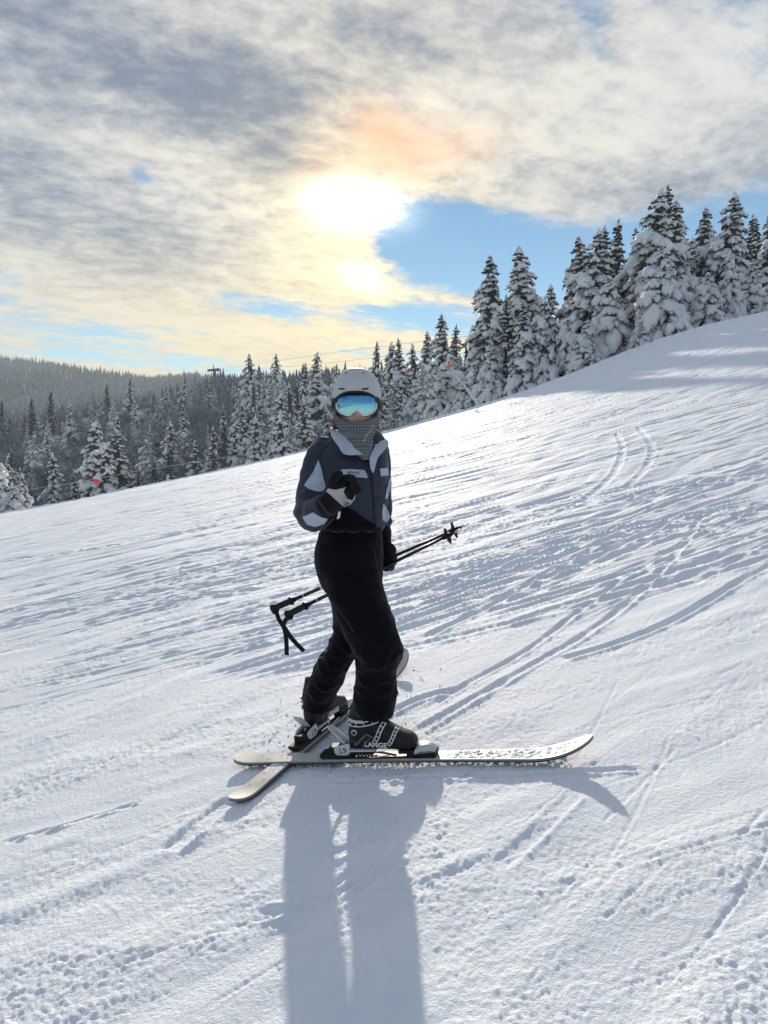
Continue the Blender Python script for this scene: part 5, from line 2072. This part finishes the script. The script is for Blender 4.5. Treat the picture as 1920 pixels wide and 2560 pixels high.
# ------------------------------------------------------------------ poles
def make_pole(a, b, label, words, strap_pts):
    a, b = np.array(a), np.array(b)
    t = unit(b - a)
    L = np.linalg.norm(b - a)
    e = empty('ski_pole', tuple(a))
    tag(e, label, 'ski pole', 'pair of ski poles')

    def at(s, off=(0, 0, 0)):
        return t * s + np.array(off)
    v, f = limb([at(s) for s in (0.10, L * .4, L * .75, L - .035)], [.0085, .0082, .0072, .0055], 12)
    shaft = obj('shaft', mesh('shaft', v, f, M['shaft']), e)
    # printed bands and worn lettering on the shaft
    for s, w in ((.17, .004), (.215, .003), (.235, .003), (.262, .012), (.285, .003)):
        v, f = limb([at(s), at(s + w)], [.0089, .0089], 12)
        obj('band_print', mesh('band_print', v, f, M['boot_grey' if w < .004 else 'print_white']), shaft)
    # grip with finger ridges
    pr = [(-.004, .010), (0, .0195), (.006, .0215), (.014, .0200), (.026, .0150), (.038, .0142), (.050, .0155), (.060, .0142), (.072, .0158), (.082, .0146), (.094, .0150), (.102, .0200), (.108, .0210), (.114, .0130), (.128, .0105), (.132, .0088)]
    v, f = limb([at(s) for s, r in pr], [r for s, r in pr], 16)
    obj('grip', mesh('grip', v, f, M['black_plastic']), e)
    v, f = limb([at(.006), at(.012) + np.array([0, 0, -.024]), at(.026) + np.array([0, 0, -.026]), at(.034)], [.010, .008, .008, .010], 10)
    obj('strap_housing', mesh('strap_housing', v, f, M['black_plastic']), e)
    # basket with notched rim
    c = L - .075
    s1 = unit(np.cross(t, [0, 0.3, 1.0]))
    s2 = np.cross(t, s1)
    n_ = 32
    V = [at(c)] + [at(c + .006 + .005 * (j % 2)) + (s1 * math.cos(q) + s2 * math.sin(q)) * (.030 + .006 * math.cos(4 * q)) for j, q in enumerate(np.linspace(0, 2 * np.pi, n_, endpoint=False))]
    F = [[0, 1 + j, 1 + (j + 1) % n_] for j in range(n_)]
    bs = obj('basket', mesh('basket', V, F, M['black_plastic']), e)
    so = bs.modifiers.new('thickness', 'SOLIDIFY')
    so.thickness = .005
    v, f = limb([at(c - .02), at(c), at(c + .015), at(c + .03)], [.0085, .012, .011, .0065], 12)
    obj('ferrule', mesh('ferrule', v, f, M['black_plastic']), e)
    v, f = limb([at(L - .04), at(L - .012), at(L)], [.0055, .0045, .002], 10)
    obj('tip', mesh('tip', v, f, M['steel']), e)
    # hanging wrist strap
    for pts, w in strap_pts:
        T = spline([W(*p) for p in pts], 6)
        V, F = [], []
        for i, p in enumerate(T):
            tt = unit(T[min(i + 1, len(T) - 1)] - T[max(i - 1, 0)])
            sd2 = unit(np.cross(tt, [0.25, 1, 0]))
            nn = np.cross(tt, sd2)
            for q, r_ in ((-1, -1), (1, -1), (1, 1), (-1, 1)):
                V.append(p - a + sd2 * w * .5 * q + nn * .0012 * r_)
        for i in range(len(T) - 1):
            for j in range(4):
                k = (j + 1) % 4
                F.append([i * 4 + j, i * 4 + k, i * 4 + 4 + k, i * 4 + 4 + j])
        F.append([3, 2, 1, 0])
        F.append([(len(T) - 1) * 4 + j for j in range(4)])
        obj('wrist_strap', mesh('wrist_strap', V, F, M['strap'], False), e)
    return e


dq = dp_ - .02
make_pole(W(680, 1523, dq + .12), W(1172, 1309, dq - .10), 'upper ski pole with its grip farthest back and strap hanging', 0,
          [([(690, 1527, dq + .12), (697, 1548, dq + .12), (706, 1562, dq + .115), (713, 1580, dq + .11), (716, 1606, dq + .10), (717, 1638, dq + .10)], .021),
           ([(706, 1560, dq + .112), (716, 1576, dq + .105), (728, 1594, dq + .10), (738, 1605, dq + .095)], .021)])
make_pole(W(716, 1538, dq + .08), W(1155, 1322, dq - .14), 'lower ski pole whose shaft runs just below the other', 1,
          [([(722, 1542, dq + .08), (713, 1552, dq + .09), (709, 1568, dq + .10), (722, 1586, dq + .09), (738, 1606, dq + .085), (760, 1628, dq + .085)], .021)])


# ------------------------------------------------------------------ things beside the piste
M['orange'] = plain('orange_foam', (0.55, 0.17, 0.06), 0.8, var=0.2, vscale=8)
M['galv'] = plain('galvanised_pipe', (0.58, 0.60, 0.62), 0.6, metal=0.0, var=0.2, vscale=5)
M['rope'] = plain('rope', (0.34, 0.36, 0.36), 0.9, var=0.3, vscale=40)
M['signred'] = plain('sign_red', (0.85, 0.09, 0.10), 0.5, var=0.06, vscale=6)
M['black_print'] = plain('black_print', (0.02, 0.01, 0.01), 0.6)
M['tower_steel'] = plain('tower_steel', (0.16, 0.15, 0.14), 0.7, var=0.25, vscale=1.5)

# snowmaking lance
dl = 55.0
foot, head = W(1207, 1016, dl), W(1124, 921, dl)
lance = empty('snow_lance', tuple(foot))
tag(lance, 'tilted grey snowmaking lance with an orange pad on top', 'snow lance')
dv = unit(head - foot)
v, f = limb([foot - dv * 0.6 - foot, (foot + head) / 2 - foot, head - foot], [.075, .06, .045], 10)
obj('pipe', mesh('pipe', v, f, M['galv']), lance)
v, f = limb([W(1199, 1018, dl) - foot, W(1188, 1000, dl) - foot, W(1160, 968, dl) - foot], [.09, .09, .03], 10)
obj('support_pipe', mesh('support_pipe', v, f, M['galv']), lance)
v, f = limb([W(1160, 972, dl) - foot, W(1140, 956, dl) - foot, W(1118, 938, dl) - foot], [.02, .018, .012], 6)
obj('hose', mesh('hose', v, f, M['galv']), lance)
c = W(1123, 911, dl) - foot
v, f = loft([(c + np.array([0, 0, z]), np.array([r, 0, 0]), np.array([0, r, 0])) for z, r in ((-.32, .06), (-.30, .085), (0, .09), (.24, .085), (.27, .05))], 14, True, 3)
obj('pad', mesh('pad', v, f, M['orange']), lance)
v, f = loft([(c + np.array([-.02, 0, z]), np.array([r, 0, 0]), np.array([0, r, 0])) for z, r in ((.24, .07), (.27, .12), (.32, .11), (.36, .06), (.375, .01))], 12)
obj('snow_cap', mesh('snow_cap', v, f, M['tree_snow']), lance)

# second pole far up the edge
a, b = W(1868, 785, 52), W(1842, 748, 52)
pole = empty('marker_pole', tuple(a))
tag(pole, 'thin tilted pole against dark trees high on the piste edge', 'pole')
v, f = limb([np.zeros(3) - unit(b - a) * 0.5, (b - a) * .6, b - a], [.035, .03, .02], 8)
obj('pipe', mesh('pipe', v, f, M['galv']), pole)
v, f = limb([(b - a) * .96, (b - a) * 1.04], [.05, .05], 8)
obj('cap', mesh('cap', v, f, M['white_plastic']), pole)


# rope closing the edge of the piste, with a red disc
def rope_run(pts, name, label):
    P = [W(*p) for p in pts]
    T = spline(P, 6)
    o = np.array(P[0])
    v, f = limb([p - o for p in T], [.017] * len(T), 6)
    r = obj(name, mesh(name, v, f, M['rope']))
    r.location = tuple(o)
    tag(r, label, 'rope', 'ropes along the piste edge')


rope_run([(64, 1224, 54), (130, 1215, 54), (240, 1197, 54), (330, 1180, 54), (420, 1166, 55), (520, 1150, 56), (600, 1137, 57), (730, 1112, 58), (820, 1090, 58)], 'rope', 'thin rope sagging along the valley edge, carrying the red disc')
rope_run([(930, 1084, 56), (975, 1073, 56), (1015, 1063, 56), (1080, 1042, 57), (1140, 1022, 57)], 'rope', 'short stretch of rope at the piste edge right of the neck')
for px, pt, pb, d_ in ((64, 1216, 1275, 54), (600, 1130, 1170, 57), (930, 1076, 1098, 56)):
    a, b = W(px, pb, d_), W(px, pt, d_)
    v, f = limb([np.zeros(3), b - a], [.022, .018], 8)
    v2, f2 = limb([(b - a) * .985, (b - a) * 1.01], [.028, .02], 8)
    e = empty('rope_post', tuple(a))
    tag(e, {64: 'thin rope post at the left end of the rope', 600: 'thin rope post midway along the valley rope', 930: 'thin rope post just right of the helmet'}[px], 'post', 'rope posts')
    obj('stake', mesh('stake', v, f, M['tower_steel']), e)
    obj('cap', mesh('cap', v2, f2, M['rope']), e)

sc_ = W(240, 1203, 53.9)
sign = empty('closure_sign', tuple(sc_))
tag(sign, 'red closure disc hanging on the rope above the valley edge', 'sign')
r_ = 0.235
ring = []
for q in np.linspace(0, 2 * np.pi, 40, endpoint=False):
    x, z = r_ * math.cos(q), r_ * math.sin(q)
    z = min(z, r_ * 0.78)
    ring.append((x, z))
V = [(x, -.008, z) for x, z in ring] + [(x, .008, z) for x, z in ring]
n = len(ring)
F = [list(range(n)), [n + j for j in range(n)][::-1]] + [[j, n + j, n + (j + 1) % n, (j + 1) % n] for j in range(n)]
obj('disc', mesh('disc', V, F, M['signred'], False), sign)
v, f = text_geo('CLOSED', 0.125, 0.002, 0.002)
v = np.stack([v[:, 0], -.012 - v[:, 2], v[:, 1] + .0], 1)
obj('lettering', mesh('lettering', v, f, M['black_print'], False), sign)
for sx in (-1, 1):
    v, f = limb([(sx * .09, 0, r_ * .70), (sx * .09, 0, r_ * .70 + .08)], [.012, .012], 6)
    obj('hook', mesh('hook', v, f, M['rope']), sign)

# lift tower and its cables
dt_ = 260.0
tb = W(537, 960, dt_)
tw = empty('lift_tower', tuple(tb))
tag(tw, 'distant lift tower with a wide crossarm above the valley wood', 'lift tower')
s_ = dt_ / FPX


def tp(px, py, dd=0.0):
    return W(px, py, dt_ + dd) - tb


v, f = limb([tp(537, 1010), tp(536, 960), tp(536, 922)], [.75, .6, .5], 12)
obj('mast', mesh('mast', v, f, M['tower_steel']), tw)
v, f = limb([tp(533.5, 925), tp(533.5, 911)], [.16, .12], 8)
obj('top_mast', mesh('top_mast', v, f, M['tower_steel']), tw)
v, f = bar(tp(519, 926.5), tp(548, 923), .7, .7, up=(0, 1, 0))
obj('crossarm', mesh('crossarm', v, f, M['tower_steel'], False), tw)
for px in (521, 526, 543, 547):
    v, f = limb([tp(px, 926, -.9), tp(px, 926, .9)], [.38, .38], 10, ref=(0, 0, 1))
    obj('sheave', mesh('sheave', v, f, M['tower_steel']), tw)
for i, (pts, lab) in enumerate([([(548, 923, 260), (700, 901, 200), (860, 878, 165), (1020, 858, 140), (1192, 838, 120)], 'upper lift cable crossing the sky right of the tower'),
                                ([(546, 927, 260), (700, 918, 205), (860, 903, 170), (1040, 880, 145), (1192, 860, 125)], 'lower lift cable running right of the tower'),
                                ([(519, 927, 260), (460, 945, 290), (400, 958, 320), (330, 972, 360)], 'lift cable dropping left of the tower')]):
    P = [W(*p) for p in pts]
    T = spline(P, 8)
    v, f = limb([p - P[0] for p in T], [.03] * len(T), 5)
    o = obj('lift_cable', mesh('lift_cable', v, f, M['tower_steel']))
    o.location = tuple(P[0])
    tag(o, lab, 'cable', 'lift cables')

# crumbs of snow kicked loose round the skis
rg = np.random.RandomState(12)
iv, jf = ico(1)
acc = Acc()
for k in range(1200):
    if k < 800:
        s = rg.rand()
        p = tailR * (1 - s) + tipR * s + np.array([0, rg.normal(0.0, .05), 0])
    elif k < 1200:
        p = np.array(BOOT_L) + np.array([rg.normal(0.1, .22), rg.normal(0.15, .25), 0])
    else:
        q = G(rg.uniform(0, 1920), rg.uniform(1650, 2540))
        p = q
    r_ = rg.uniform(.0015, .0055)
    z = float(base(p[0], p[1]))
    acc.add(iv * r_ * np.array([1.3, 1.0, .8]) * (1 + .22 * rg.randn(len(iv), 1)) + np.array([p[0], p[1], z + r_ * .1 + .002]), jf)
o = obj('snow_crumbs', acc.mesh('snow_crumbs', M['snow']))
tag(o, 'loose snow crumbs scattered round the skis', 'snow', kind='stuff')

# ------------------------------------------------------------------ cold air between here and the far hills
gz = min(v.co.z for v in bpy.data.objects['ground'].data.vertices)
mx_ = max(max(abs(v.co.x), abs(v.co.y)) for v in bpy.data.objects['ground'].data.vertices) + 50
hz = obj('haze', mesh('haze', *box((0, 0, (gz - 2 + HAZE_TOP) / 2), (mx_, 0, 0), (0, mx_, 0), (0, 0, (HAZE_TOP - gz + 2) / 2)), None, False))
tag(hz, kind='stuff')
hm_ = bpy.data.materials.new('haze')
hm_.use_nodes = True
nt = hm_.node_tree
nt.nodes.clear()
pv = nt.nodes.new('ShaderNodeVolumePrincipled')
pv.inputs['Color'].default_value = (0.74, 0.89, 1.0, 1)
pv.inputs['Density'].default_value = HAZE_D
pv.inputs['Anisotropy'].default_value = 0.22
om = nt.nodes.new('ShaderNodeOutputMaterial')
nt.links.new(pv.outputs[0], om.inputs['Volume'])
hz.data.materials.append(hm_)
